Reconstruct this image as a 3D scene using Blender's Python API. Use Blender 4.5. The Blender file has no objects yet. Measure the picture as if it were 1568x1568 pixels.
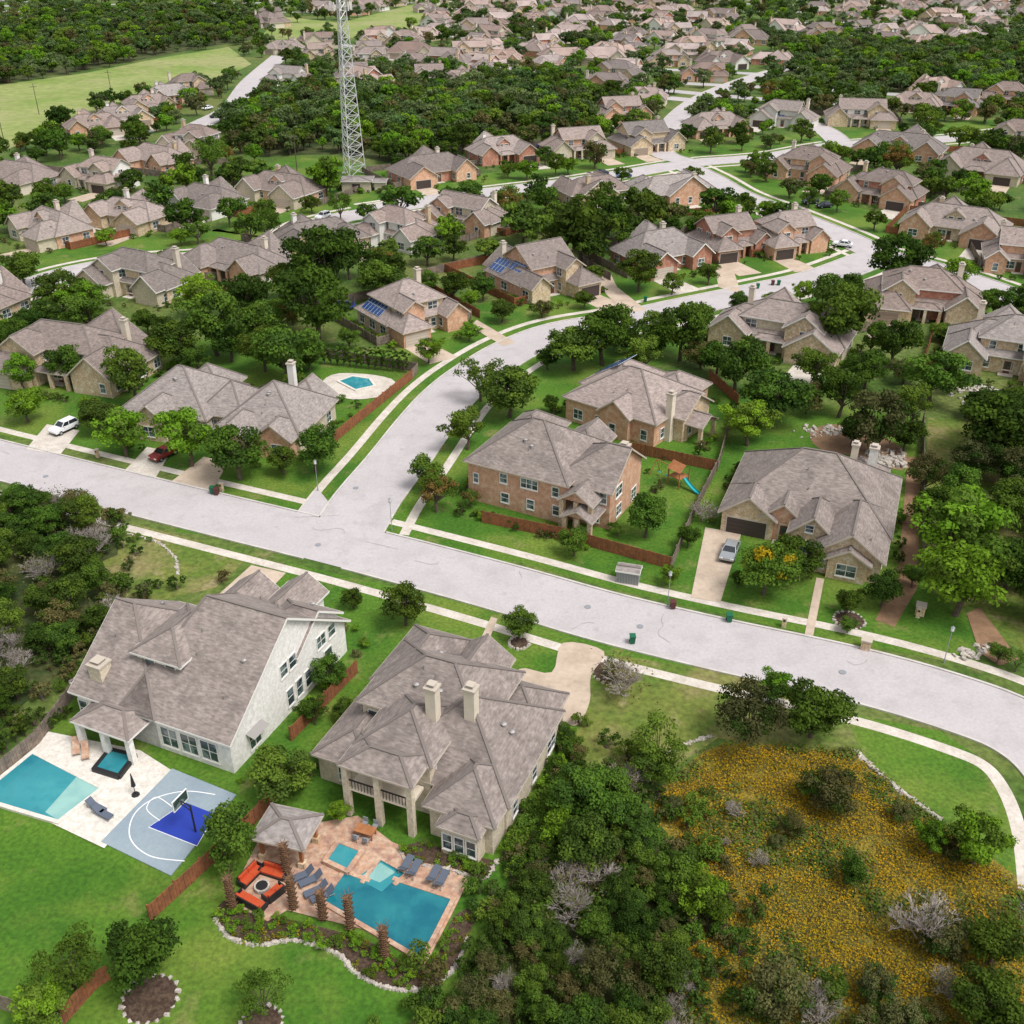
import bpy, math, random
import numpy as np
from collections import defaultdict
from mathutils import Vector, Matrix, noise
rad=math.radians
R=random.Random(11)
# ---------------------------------------------------------------- survey (ground plan from camera height/pitch)
HC=70.0; FL=1590.0; TH=rad(30.4); ST,CT=math.sin(TH),math.cos(TH)
def P(x,y,z=0.0):
    u=(x-784)/FL; v=(784-y)/FL
    t=(HC-z)/(ST-v*CT)
    return (t*u, t*(CT+v*ST))
def PP(l,z=0.0): return [P(a,b,z) for a,b in l]
S=bpy.context.scene
COL=S.collection
# ---------------------------------------------------------------- materials
MATS={}
def mat(name,c1,c2=None,scale=1.0,rough=.9,fine=0.0,fscale=8.0,bump=0.0,rnd=0.0,coord='Object',spec=.3,c3=None,s3=.1,lo=.4,hi=.6,stretch=None,metal=0,bdist=.1,c4=None,s4=.4,hue=0):
    m=bpy.data.materials.new(name); m.use_nodes=True
    nt=m.node_tree; N=nt.nodes; L=nt.links; b=N['Principled BSDF']
    b.inputs['Roughness'].default_value=rough; b.inputs['Specular IOR Level'].default_value=spec
    b.inputs['Metallic'].default_value=metal
    tc=N.new('ShaderNodeTexCoord'); src=tc.outputs['Object']
    if coord=='World':
        g=N.new('ShaderNodeNewGeometry'); src=g.outputs['Position']
    src0=src
    if stretch:
        mp=N.new('ShaderNodeMapping'); mp.inputs['Scale'].default_value=stretch; L.new(src,mp.inputs[0]); src=mp.outputs[0]
    def noi(s,d=4,sr=None):
        n=N.new('ShaderNodeTexNoise'); n.inputs['Scale'].default_value=s; n.inputs['Detail'].default_value=d
        n.inputs['Roughness'].default_value=.6; L.new(sr or src,n.inputs['Vector']); return n
    def mr(o,a,b_,c,d):
        r=N.new('ShaderNodeMapRange'); r.inputs[1].default_value=a;r.inputs[2].default_value=b_;r.inputs[3].default_value=c;r.inputs[4].default_value=d
        L.new(o,r.inputs[0]); return r.outputs[0]
    rgb=N.new('ShaderNodeRGB'); rgb.outputs[0].default_value=(*c1,1); col=rgb.outputs[0]
    def mix(f,a,c):
        mx=N.new('ShaderNodeMix'); mx.data_type='RGBA'; L.new(f,mx.inputs[0]); L.new(a,mx.inputs[6]); mx.inputs[7].default_value=(*c,1); return mx.outputs[2]
    if c2: col=mix(mr(noi(scale,4,src0).outputs[0],lo,hi,0,1),col,c2)
    if c3: col=mix(mr(noi(s3,5,src0).outputs[0],.48,.66,0,1),col,c3)
    if c4: col=mix(mr(noi(s4,6,src0).outputs[0],.58,.72,0,.8),col,c4)
    if hue:
        oi=N.new('ShaderNodeObjectInfo'); hm=N.new('ShaderNodeMix'); hm.data_type='RGBA'; hm.blend_type='MULTIPLY'
        fr=N.new('ShaderNodeMath'); fr.operation='MULTIPLY'; fr.inputs[1].default_value=5.37; L.new(oi.outputs['Random'],fr.inputs[0])
        f2=N.new('ShaderNodeMath'); f2.operation='FRACT'; L.new(fr.outputs[0],f2.inputs[0])
        L.new(mr(f2.outputs[0],0,1,0,hue),hm.inputs[0]); L.new(col,hm.inputs[6]); hm.inputs[7].default_value=(.95,.78,.68,1); col=hm.outputs[2]
    val=None
    if fine:
        val=mr(noi(fscale,3).outputs[0],.3,.7,1-fine,1+fine)
    if rnd:
        oi=N.new('ShaderNodeObjectInfo'); v2=mr(oi.outputs['Random'],0,1,1-rnd,1+rnd)
        if val is None: val=v2
        else:
            mm=N.new('ShaderNodeMath'); mm.operation='MULTIPLY'; L.new(val,mm.inputs[0]); L.new(v2,mm.inputs[1]); val=mm.outputs[0]
    if val is not None:
        vm=N.new('ShaderNodeVectorMath'); vm.operation='SCALE'; L.new(col,vm.inputs[0]); L.new(val,vm.inputs['Scale']); col=vm.outputs[0]
    L.new(col,b.inputs['Base Color'])
    if bump:
        bp=N.new('ShaderNodeBump'); bp.inputs['Strength'].default_value=bump; bp.inputs['Distance'].default_value=bdist
        L.new(noi(fscale,4).outputs[0],bp.inputs['Height']); L.new(bp.outputs[0],b.inputs['Normal'])
    MATS[name]=m; return m
def leafmat(name,c1,c2,rnd=.25,c3=None,m3f=.6,g=1.3):
    c1=tuple(q*g for q in c1); c2=tuple(q*g for q in c2)
    m=bpy.data.materials.new(name); m.use_nodes=True; nt=m.node_tree; N=nt.nodes; L=nt.links
    N.remove(N['Principled BSDF']); out=N['Material Output']
    at=N.new('ShaderNodeAttribute'); at.attribute_name='var'
    oi=N.new('ShaderNodeObjectInfo')
    mx=N.new('ShaderNodeMix'); mx.data_type='RGBA'; mx.inputs[6].default_value=(*c1,1); mx.inputs[7].default_value=(*c2,1)
    L.new(at.outputs['Fac'],mx.inputs[0])
    col=mx.outputs[2]
    m3=N.new('ShaderNodeMix'); m3.data_type='RGBA'; m3.inputs[7].default_value=(*(c3 or (c2[0]*1.5,c2[1]*1.05,c2[2])),1)
    ml=N.new('ShaderNodeMath'); ml.operation='MULTIPLY'; ml.inputs[1].default_value=m3f; L.new(oi.outputs['Random'],ml.inputs[0])
    L.new(ml.outputs[0],m3.inputs[0]); L.new(col,m3.inputs[6]); col=m3.outputs[2]
    fr=N.new('ShaderNodeMath'); fr.operation='MULTIPLY_ADD'; fr.inputs[1].default_value=7.13; fr.inputs[2].default_value=0; L.new(oi.outputs['Random'],fr.inputs[0])
    f2=N.new('ShaderNodeMath'); f2.operation='FRACT'; L.new(fr.outputs[0],f2.inputs[0])
    r=N.new('ShaderNodeMapRange'); r.inputs[3].default_value=1-rnd; r.inputs[4].default_value=1+rnd; L.new(f2.outputs[0],r.inputs[0])
    vm=N.new('ShaderNodeVectorMath'); vm.operation='SCALE'; L.new(col,vm.inputs[0]); L.new(r.outputs[0],vm.inputs['Scale'])
    d=N.new('ShaderNodeBsdfDiffuse'); t=N.new('ShaderNodeBsdfTranslucent'); L.new(vm.outputs[0],d.inputs[0]); L.new(vm.outputs[0],t.inputs[0])
    ms=N.new('ShaderNodeMixShader'); ms.inputs[0].default_value=.28; L.new(d.outputs[0],ms.inputs[1]); L.new(t.outputs[0],ms.inputs[2]); L.new(ms.outputs[0],out.inputs[0])
    MATS[name]=m; return m
mat('ground_grass',(.05,.105,.014),(.085,.14,.022),.06,fine=.4,fscale=1.3,coord='World',c3=(.13,.15,.04),s3=.03,bump=.4,c4=(.2,.17,.08),s4=.25)
mat('lawn',(.042,.122,.008),(.075,.165,.013),.1,fine=.32,fscale=2.5,coord='World',c3=(.125,.185,.024),s3=.07,bump=.3,c4=(.19,.19,.06),s4=.22)
mat('lawn_dry',(.09,.145,.02),(.15,.17,.035),.15,fine=.35,fscale=1.5,coord='World',c3=(.22,.19,.08),s3=.12,bump=.3,c4=(.3,.25,.14),s4=.3)
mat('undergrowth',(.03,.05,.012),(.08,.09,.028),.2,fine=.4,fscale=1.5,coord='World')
mat('field',(.17,.24,.05),(.24,.28,.09),.03,fine=.2,fscale=.3,coord='World',c3=(.28,.28,.12),s3=.02)
mat('meadow',(.24,.175,.02),(.17,.15,.025),.25,fine=.45,fscale=3.0,coord='World',c3=(.11,.13,.028),s3=.07,bump=.5)
mat('road',(.47,.437,.442),(.445,.412,.417),.12,fine=.07,fscale=3.0,coord='World',c3=(.415,.383,.387),s3=.3,rough=.85,c4=(.37,.34,.34),s4=.7)
mat('crack',(.36,.33,.325),rough=.9)
mat('far_road',(.42,.40,.40),(.37,.35,.35),.1,coord='World')
mat('walk',(.60,.55,.49),(.50,.45,.39),.5,fine=.12,fscale=3,coord='World',c4=(.4,.36,.31),s4=.8)
mat('kerb',(.56,.53,.50),(.46,.43,.40),.5,coord='World')
mat('driveway',(.52,.42,.33),(.44,.35,.27),.3,fine=.08,fscale=2,coord='World',c4=(.36,.3,.25),s4=.6)
mat('mulch',(.05,.03,.02),(.09,.06,.04),2,fine=.4,fscale=5,coord='World')
mat('dirt',(.28,.17,.10),(.2,.12,.07),.5,fine=.2,coord='World')
mat('rock',(.5,.46,.4),(.36,.32,.28),2,fine=.3,bump=.5)
RS=(.45,.45,2.6)
mat('roof_a',(.215,.18,.163),(.265,.225,.205),1.3,fine=.3,fscale=3.2,rnd=.1,c3=(.18,.15,.137),s3=.35,stretch=RS,c4=(.30,.26,.24),s4=1.5)
mat('roof_b',(.26,.218,.2),(.21,.175,.162),1.3,fine=.3,fscale=3.2,rnd=.26,stretch=RS,c4=(.3,.26,.24),s4=1.5,hue=.5)
mat('roof_c',(.205,.183,.176),(.25,.225,.212),1.3,fine=.3,fscale=3.2,rnd=.26,stretch=RS,c4=(.29,.26,.245),s4=1.5,hue=.5)
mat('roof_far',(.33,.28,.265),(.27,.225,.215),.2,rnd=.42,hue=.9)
mat('cap',(.175,.148,.135),rnd=.1)
mat('brick',(.62,.36,.235),(.50,.28,.18),1.5,fine=.25,fscale=7,rnd=.1,c3=(.66,.46,.33),s3=1.0,bump=.2)
mat('brick_red',(.46,.21,.145),(.36,.155,.11),1.5,fine=.22,fscale=6,rnd=.15,c3=(.5,.30,.21),s3=1.0)
mat('stone',(.58,.44,.28),(.46,.34,.22),2.2,fine=.3,fscale=5,rnd=.12,c3=(.65,.56,.43),s3=1.4,bump=.3)
mat('stone_white',(.80,.78,.74),(.68,.66,.62),2.0,fine=.1,fscale=5,bump=.2)
mat('stone_cream',(.62,.54,.42),(.5,.43,.32),2.0,fine=.15,fscale=5)
mat('stucco',(.66,.58,.47),(.6,.53,.43),1,fine=.05,rnd=.1)
mat('siding',(.74,.72,.68),(.68,.66,.62),1,rnd=.1)
mat('trim',(.48,.42,.35),rough=.6)
mat('trim_white',(.72,.70,.66),rough=.6)
mat('glass',(.035,.055,.065),(.16,.2,.21),.7,rough=.12,spec=.7,lo=.5,hi=.56)
mat('garage',(.30,.24,.19),rough=.6); mat('garage_dark',(.06,.045,.04),rough=.6)
mat('door',(.12,.05,.03),rough=.5)
mat('vent',(.35,.33,.32),rough=.5,metal=.4)
mat('solar',(.02,.05,.16),(.03,.075,.22),3,rough=.2,spec=.6); mat('solar_frame',(.45,.5,.55),rough=.4)
mat('fence',(.27,.10,.045),(.2,.08,.04),.8,fine=.25,fscale=3,coord='World'); mat('fence_old',(.24,.19,.15),(.15,.12,.1),.8,fine=.25,fscale=3,coord='World')
mat('steel',(.62,.62,.62),rough=.4,metal=.3); mat('dark',(.02,.02,.022),rough=.5); mat('grey',(.25,.26,.28),rough=.6)
mat('pale_deck',(.68,.64,.58),(.58,.54,.48),1.5,fine=.12,fscale=4,coord='World')
mat('terracotta',(.46,.27,.18),(.52,.38,.28),1.4,fine=.18,fscale=3,coord='World',c3=(.34,.2,.15),s3=1.1)
mat('court',(.27,.33,.37),(.24,.3,.35),.3,rough=.7,coord='World',fine=.06,fscale=4); mat('court_blue',(.02,.045,.33),rough=.6); mat('white_paint',(.8,.8,.8),rough=.6)
mat('pool_deep',(.005,.12,.17),(.012,.16,.2),.4,rough=.06,spec=.5,coord='World',bump=.1,fscale=1.5,c3=(.02,.2,.23),s3=.3)
mat('pool_mid',(.03,.24,.28),(.05,.29,.32),.4,rough=.06,spec=.5,coord='World',bump=.1,fscale=1.5,c3=(.015,.17,.22),s3=.2)
mat('pool_shallow',(.22,.42,.40),(.27,.48,.44),.6,rough=.06,spec=.5,coord='World')
mat('red_cushion',(.5,.06,.02),(.45,.09,.03),2,rough=.8); mat('cushion_grey',(.10,.12,.16),rough=.8)
mat('teal',(.02,.35,.38),rough=.4); mat('cedarwood',(.4,.17,.07),(.3,.12,.05),1,rough=.7); mat('bin_green',(.01,.12,.06),rough=.5); mat('bin_brown',(.1,.03,.03),rough=.5)
mat('bark',(.12,.09,.07),(.08,.06,.045),2,fine=.3); mat('twig',(.38,.34,.31),(.27,.23,.21),.5,rnd=.2)
mat('car_white',(.75,.76,.78),rough=.25,spec=.6); mat('car_dark',(.03,.035,.05),rough=.25,spec=.6); mat('car_red',(.25,.03,.03),rough=.25,spec=.6); mat('car_blue',(.06,.12,.25),rough=.25,spec=.6); mat('car_silver',(.4,.42,.44),rough=.25,metal=.5)
mat('car_glass',(.02,.025,.03),rough=.08,spec=.8); mat('tyre',(.02,.02,.02)); mat('lamp_red',(.4,.02,.02),rough=.3)
mat('palm_bark',(.2,.11,.06),(.12,.07,.04),3,fine=.4)
leafmat('leaf_dark',(.018,.044,.009),(.042,.083,.016),.32); leafmat('leaf_mid',(.032,.078,.012),(.070,.132,.019),.32); leafmat('leaf_bright',(.055,.15,.012),(.11,.225,.02),.15)
leafmat('leaf_olive',(.045,.058,.022),(.09,.10,.038)); leafmat('leaf_yellow',(.13,.15,.01),(.25,.2,.012)); leafmat('leaf_orange',(.08,.08,.024),(.14,.105,.033))
leafmat('flower',(.27,.205,.014),(.40,.295,.02),.2,g=1); leafmat('far_leaf_hazed',(.045,.09,.028),(.085,.14,.045),.35,c3=(.15,.17,.07))  # far foliage paler and less saturated: distance haze put into the leaf colour
# ---------------------------------------------------------------- mesh builder
class MB:
    def __init__(s): s.v=[];s.f=[];s.m=[];s.mats=[]
    def mi(s,m):
        if m not in s.mats: s.mats.append(m)
        return s.mats.index(m)
    def add(s,vs,fs,m):
        n=len(s.v); s.v+= [tuple(v) for v in vs]; k=s.mi(m)
        for f in fs: s.f.append([i+n for i in f]); s.m.append(k)
    def poly(s,vs,m): s.add(vs,[list(range(len(vs)))],m)
    def box(s,x0,x1,y0,y1,z0,z1,m,M=None):
        vs=[Vector(c) for c in((x0,y0,z0),(x1,y0,z0),(x1,y1,z0),(x0,y1,z0),(x0,y0,z1),(x1,y0,z1),(x1,y1,z1),(x0,y1,z1))]
        if M: vs=[M@v for v in vs]
        s.add(vs,[(3,2,1,0),(4,5,6,7),(0,1,5,4),(1,2,6,5),(2,3,7,6),(3,0,4,7)],m)
    def tube(s,p,q,r0,r1,n,m,cap=True):
        p=Vector(p);q=Vector(q);d=(q-p)
        if d.length<1e-5: return
        d.normalize(); a=d.orthogonal().normalized(); b=d.cross(a); vs=[]
        for c,r in((p,r0),(q,r1)):
            for i in range(n):
                t=2*math.pi*i/n; vs.append(c+a*math.cos(t)*r+b*math.sin(t)*r)
        fs=[(i,(i+1)%n,n+(i+1)%n,n+i) for i in range(n)]
        if cap: fs+=[list(range(n))[::-1],list(range(n,2*n))]
        s.add(vs,fs,m)
    def beam(s,p,q,w,h,m):
        p=Vector(p);q=Vector(q);d=q-p
        if d.length<.05: return
        d.normalize(); a=Vector((-d.y,d.x,0))
        if a.length<1e-4:a=Vector((1,0,0))
        a.normalize(); b=d.cross(a)
        vs=[c+a*i*w/2+b*j*h/2 for c in(p,q) for i,j in((-1,-1),(1,-1),(1,1),(-1,1))]
        s.add(vs,[(0,1,2,3),(7,6,5,4),(0,4,5,1),(1,5,6,2),(2,6,7,3),(3,7,4,0)],m)
    def mesh(s,name):
        me=bpy.data.meshes.new(name); me.from_pydata(s.v,[],s.f)
        for m in s.mats: me.materials.append(MATS[m])
        me.polygons.foreach_set('material_index',s.m); me.update(); return me
    def obj(s,name,loc=(0,0,0),yaw=0,parent=None):
        return link(s.mesh(name),name,loc,yaw,parent)
def link(me,name,loc=(0,0,0),yaw=0,parent=None,scale=1,rot=None):
    o=bpy.data.objects.new(name,me); COL.objects.link(o); o.location=loc; o.rotation_euler=rot or (0,0,yaw)
    o.scale=(scale,)*3 if not hasattr(scale,'__len__') else scale
    if parent: o.parent=parent
    return o
# ---------------------------------------------------------------- 2d helpers
def smooth(pts,n=6,closed=False):
    out=[];N=len(pts)
    rng=range(N) if closed else range(N-1)
    for i in rng:
        if closed: p0,p1,p2,p3=[pts[(i+k)%N] for k in(-1,0,1,2)]
        else: p0,p1,p2,p3=pts[max(i-1,0)],pts[i],pts[i+1],pts[min(i+2,N-1)]
        for k in range(n):
            t=k/n
            out.append(tuple(.5*((2*p1[j])+(-p0[j]+p2[j])*t+(2*p0[j]-5*p1[j]+4*p2[j]-p3[j])*t*t+(-p0[j]+3*p1[j]-3*p2[j]+p3[j])*t**3) for j in(0,1)))
    if not closed: out.append(pts[-1])
    return out
def inpoly(x,y,pl):
    c=False;j=len(pl)-1
    for i in range(len(pl)):
        xi,yi=pl[i];xj,yj=pl[j]
        if (yi>y)!=(yj>y) and x<(xj-xi)*(y-yi)/(yj-yi)+xi: c=not c
        j=i
    return c
def dline(x,y,pl):
    b=1e9
    for i in range(len(pl)-1):
        ax,ay=pl[i];bx,by=pl[i+1];dx,dy=bx-ax,by-ay;L=dx*dx+dy*dy or 1e-9
        t=max(0,min(1,((x-ax)*dx+(y-ay)*dy)/L)); d=math.hypot(x-ax-t*dx,y-ay-t*dy)
        if d<b:b=d
    return b
def sheet(name,pts,z,m,thick=0):
    mb=MB()
    if thick:
        n=len(pts)
        mb.add([(x,y,z-thick) for x,y in pts]+[(x,y,z) for x,y in pts],[(i,(i+1)%n,n+(i+1)%n,n+i) for i in range(n)]+[list(range(n,2*n))],m)
    else: mb.poly([(x,y,z) for x,y in pts],m)
    return mb.obj(name)
def offs(pl,d,closed=False):
    out=[];n=len(pl)
    for i in range(n):
        if closed: a=pl[i-1];b=pl[(i+1)%n]
        else: a=pl[max(i-1,0)];b=pl[min(i+1,n-1)]
        dx,dy=b[0]-a[0],b[1]-a[1];l=math.hypot(dx,dy) or 1
        out.append((pl[i][0]-dy/l*d,pl[i][1]+dx/l*d))
    return out
def ribbon(mb,pl,a,b,z,m,z0=None,ok=None,closed=False):
    A=offs(pl,a,closed);B=offs(pl,b,closed);n=len(pl)
    for i in range(n if closed else n-1):
        j=(i+1)%n
        if ok and not ok((A[i][0]+A[j][0])/2,(A[i][1]+A[j][1])/2): continue
        if z0 is None: mb.poly([(*A[i],z),(*A[j],z),(*B[j],z),(*B[i],z)],m)
        else:
            vs=[(*p,zz) for zz in(z0,z) for p in(A[i],A[j],B[j],B[i])]
            mb.add(vs,[(4,5,6,7),(0,1,5,4),(1,2,6,5),(2,3,7,6),(3,0,4,7)],m)
# ---------------------------------------------------------------- ground & roads
mb=MB(); mb.poly([(-6000,-300,0),(6000,-300,0),(6000,9000,0),(-6000,9000,0)],'ground_grass'); mb.obj('ground')
roads=[]
def road(px,w=5.0,m='road',near=True,world=False,name='road'):
    pl=smooth(px if world else PP(px),14); roads.append((pl,w,m,near,name))
road([(-260,630),(-120,672),(0,704),(200,755),(400,804),(520,833),(640,864),(780,902),(930,945),(1100,986),(1300,1030),(1450,1072),(1560,1115),(1640,1180),(1700,1290),(1740,1480)],4.6)
road([(518,838),(560,768),(610,705),(655,645),(690,605),(730,572),(790,535),(860,508),(960,490),(1050,470),(1170,445),(1260,424),(1345,392)],4.6)
road([(1040,250),(1085,272),(1130,298),(1200,325),(1290,362),(1345,388),(1440,415),(1568,460),(1760,540)],4.5)
road([(560,322),(640,310),(700,301),(780,291),(870,280),(960,266),(1060,250),(1180,240),(1290,222),(1440,214),(1568,200),(1700,190)],4.4)
road([(640,312),(560,326),(480,345),(430,372),(330,392),(200,402),(100,420),(0,455),(-120,500)],4.4)
road([(430,85),(385,125),(355,165),(300,195),(250,235),(150,250),(0,300)],4.5,near=False)
road([(1060,250),(1010,225),(1060,160),(1150,120),(1260,90)],4.2,near=False)
road([(1290,222),(1240,190),(1100,160),(1020,150)],4.2,near=False)
WALK=MB();KERB=MB()
for k,(pl,w,m,near,nm) in enumerate(roads):
    mb=MB(); z=.05+.005*k
    ribbon(mb,pl,-w,w,z,m); mb.obj(nm)
    def ok(x,y,k=k): return all(dline(x,y,o[0])>o[1]+.1 for j,o in enumerate(roads) if j!=k)
    for sgn in(-1,1):
        ribbon(KERB,pl,sgn*(w+.02),sgn*(w+.28),.17,'kerb',0,ok)
        if near: ribbon(WALK,pl,sgn*(w+2.2),sgn*(w+3.5),.03+.0012*k+.0005*sgn,'walk',None,ok)
WALK.obj('pavement'); KERB.obj('kerb')
def onroad(x,y,pad=0): return any(dline(x,y,o[0])<o[1]+pad for o in roads)
mb=MB()
for k in range(22):
    pl,w=roads[k%3][0],roads[k%3][1]; i=R.randrange(2,len(pl)-2); x,y=pl[i]; x+=R.uniform(-w,w)*.7;y+=R.uniform(-w,w)*.7; a=R.uniform(0,6.28); c=[(x,y)]
    for _ in range(R.randint(5,13)):
        a+=R.gauss(0,.4); x+=.5*math.cos(a);y+=.5*math.sin(a)
        if dline(x,y,pl)<w-.3: c.append((x,y))
        else: break
    if len(c)>3: ribbon(mb,c,-.025,.025,.105,'crack')
mb.obj('road_cracks')
for c in ([(448,793),(462,778),(486,748),(520,790)],[(555,795),(594,750),(574,782),(574,800),(610,842),(560,830)],[(1280,425),(1300,405),(1320,385),(1345,400),(1330,415)]):
    sheet('road_corner',PP(c),.09,'road')
# lawns & zones
sheet('lawn',PP([(0,1210),(60,1130),(120,1050),(380,900),(440,862),(700,920),(930,985),(1110,1030),(1100,1120),(1010,1180),(880,1200),(800,1330),(760,1480),(700,1568),(300,1700),(-200,1700),(-150,1300)]),.012,'lawn')
sheet('lawn',PP([(590,800),(680,690),(860,560),(1120,600),(1400,640),(1420,870),(1520,960),(1490,1020),(1300,985),(930,900)]),.012,'lawn')
sheet('lawn',PP([(0,560),(200,520),(480,520),(640,560),(470,765),(0,665)]),.012,'lawn')
sheet('lawn',PP([(1290,1090),(1440,1120),(1530,1180),(1568,1300),(1568,1370),(1440,1250),(1330,1170)]),.020,'lawn')
sheet('dry_lawn',PP([(1120,1030),(1300,1090),(1330,1170),(1280,1160),(1100,1130),(1010,1190),(900,1190),(880,1130),(920,1000)]),.016,'lawn_dry')
sheet('dry_lawn',PP([(110,870),(200,800),(330,835),(380,855),(330,900),(200,930)]),.017,'lawn_dry')
sheet('dry_lawn',PP([(1420,640),(1480,640),(1568,760),(1568,1000),(1500,960),(1420,900)]),.018,'lawn_dry')
MEADOW=PP([(1000,1240),(1060,1165),(1110,1142),(1210,1150),(1300,1150),(1345,1190),(1400,1235),(1450,1275),(1600,1390),(1650,1700),(1080,1700),(1050,1568),(1020,1450),(1080,1400),(1070,1330)])
sheet('wildflower_meadow',smooth(MEADOW,4,True),.024,'meadow')
FIELD=PP([(-300,190),(0,130),(130,112),(250,88),(350,72),(385,98),(345,118),(260,142),(160,168),(60,212),(-200,300)])
FIELD2=PP([(395,60),(430,25),(520,35),(640,5),(660,30),(600,55),(480,60),(420,75)])
TOWERY=PP([(370,262),(450,240),(520,245),(600,262),(560,300),(420,290)])
sheet('field',FIELD,.012,'field');sheet('field',FIELD2,.012,'field');sheet('lawn',TOWERY,.014,'lawn')
sheet('field',PP([(480,165),(520,150),(525,200),(505,230)]),.020,'meadow')
for k in (1,2,3,4):
    mb=MB(); ribbon(mb,roads[k][0],-22,22,.006+.0006*k,'lawn'); mb.obj('verge_lawn')
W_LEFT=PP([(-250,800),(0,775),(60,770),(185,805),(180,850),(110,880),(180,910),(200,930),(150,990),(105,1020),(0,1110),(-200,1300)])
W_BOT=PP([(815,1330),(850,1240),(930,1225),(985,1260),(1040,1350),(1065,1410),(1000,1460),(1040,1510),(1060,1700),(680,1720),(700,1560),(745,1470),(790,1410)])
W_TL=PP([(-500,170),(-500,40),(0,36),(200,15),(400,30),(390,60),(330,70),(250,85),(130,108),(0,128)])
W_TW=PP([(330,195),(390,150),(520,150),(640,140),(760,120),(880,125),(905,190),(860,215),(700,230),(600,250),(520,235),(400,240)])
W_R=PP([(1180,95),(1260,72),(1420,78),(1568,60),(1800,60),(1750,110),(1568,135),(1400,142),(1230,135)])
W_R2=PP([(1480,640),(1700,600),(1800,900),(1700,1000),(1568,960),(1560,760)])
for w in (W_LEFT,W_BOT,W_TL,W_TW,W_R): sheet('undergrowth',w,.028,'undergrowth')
KEEP=[]   # polygons kept clear of scattered plants
def paved(name,px,m,z=.065,sm=0,thick=0):
    w=PP(px)
    if sm: w=smooth(w,sm,True)
    KEEP.append(w); return sheet(name,w,z,m,thick)
D='driveway'
paved(D,[(330,915),(385,866),(438,878),(395,922)],D)
paved(D,[(862,985),(925,998),(905,1035),(903,1075),(885,1110),(860,1105),(790,1075),(795,1025),(845,1030)],D,sm=4)
paved(D,[(1058,915),(1080,808),(1135,818),(1103,923)],D)
paved(D,[(262,738),(312,700),(350,708),(325,752)],D);paved(D,[(190,722),(225,685),(262,692),(238,733)],'walk')
paved(D,[(40,688),(72,650),(122,660),(92,697)],'walk')
paved(D,[(945,440),(935,420),(905,425),(955,480),(990,475)],D)
paved(D,[(730,490),(790,525),(770,530),(720,500)],D)
paved(D,[(1100,440),(1095,410),(1120,405),(1135,450)],D)
paved('path',[(1232,972),(1250,885),(1262,887),(1245,975)],D); paved('path',[(733,985),(752,945),(762,948),(745,990)],D)
paved('path',[(1500,1000),(1480,940),(1500,930),(1560,1010),(1530,1020)],'dirt')
paved('garden_path',[(1390,700),(1410,700),(1405,900),(1370,960),(1340,950),(1375,880)],'dirt',.032)
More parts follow.
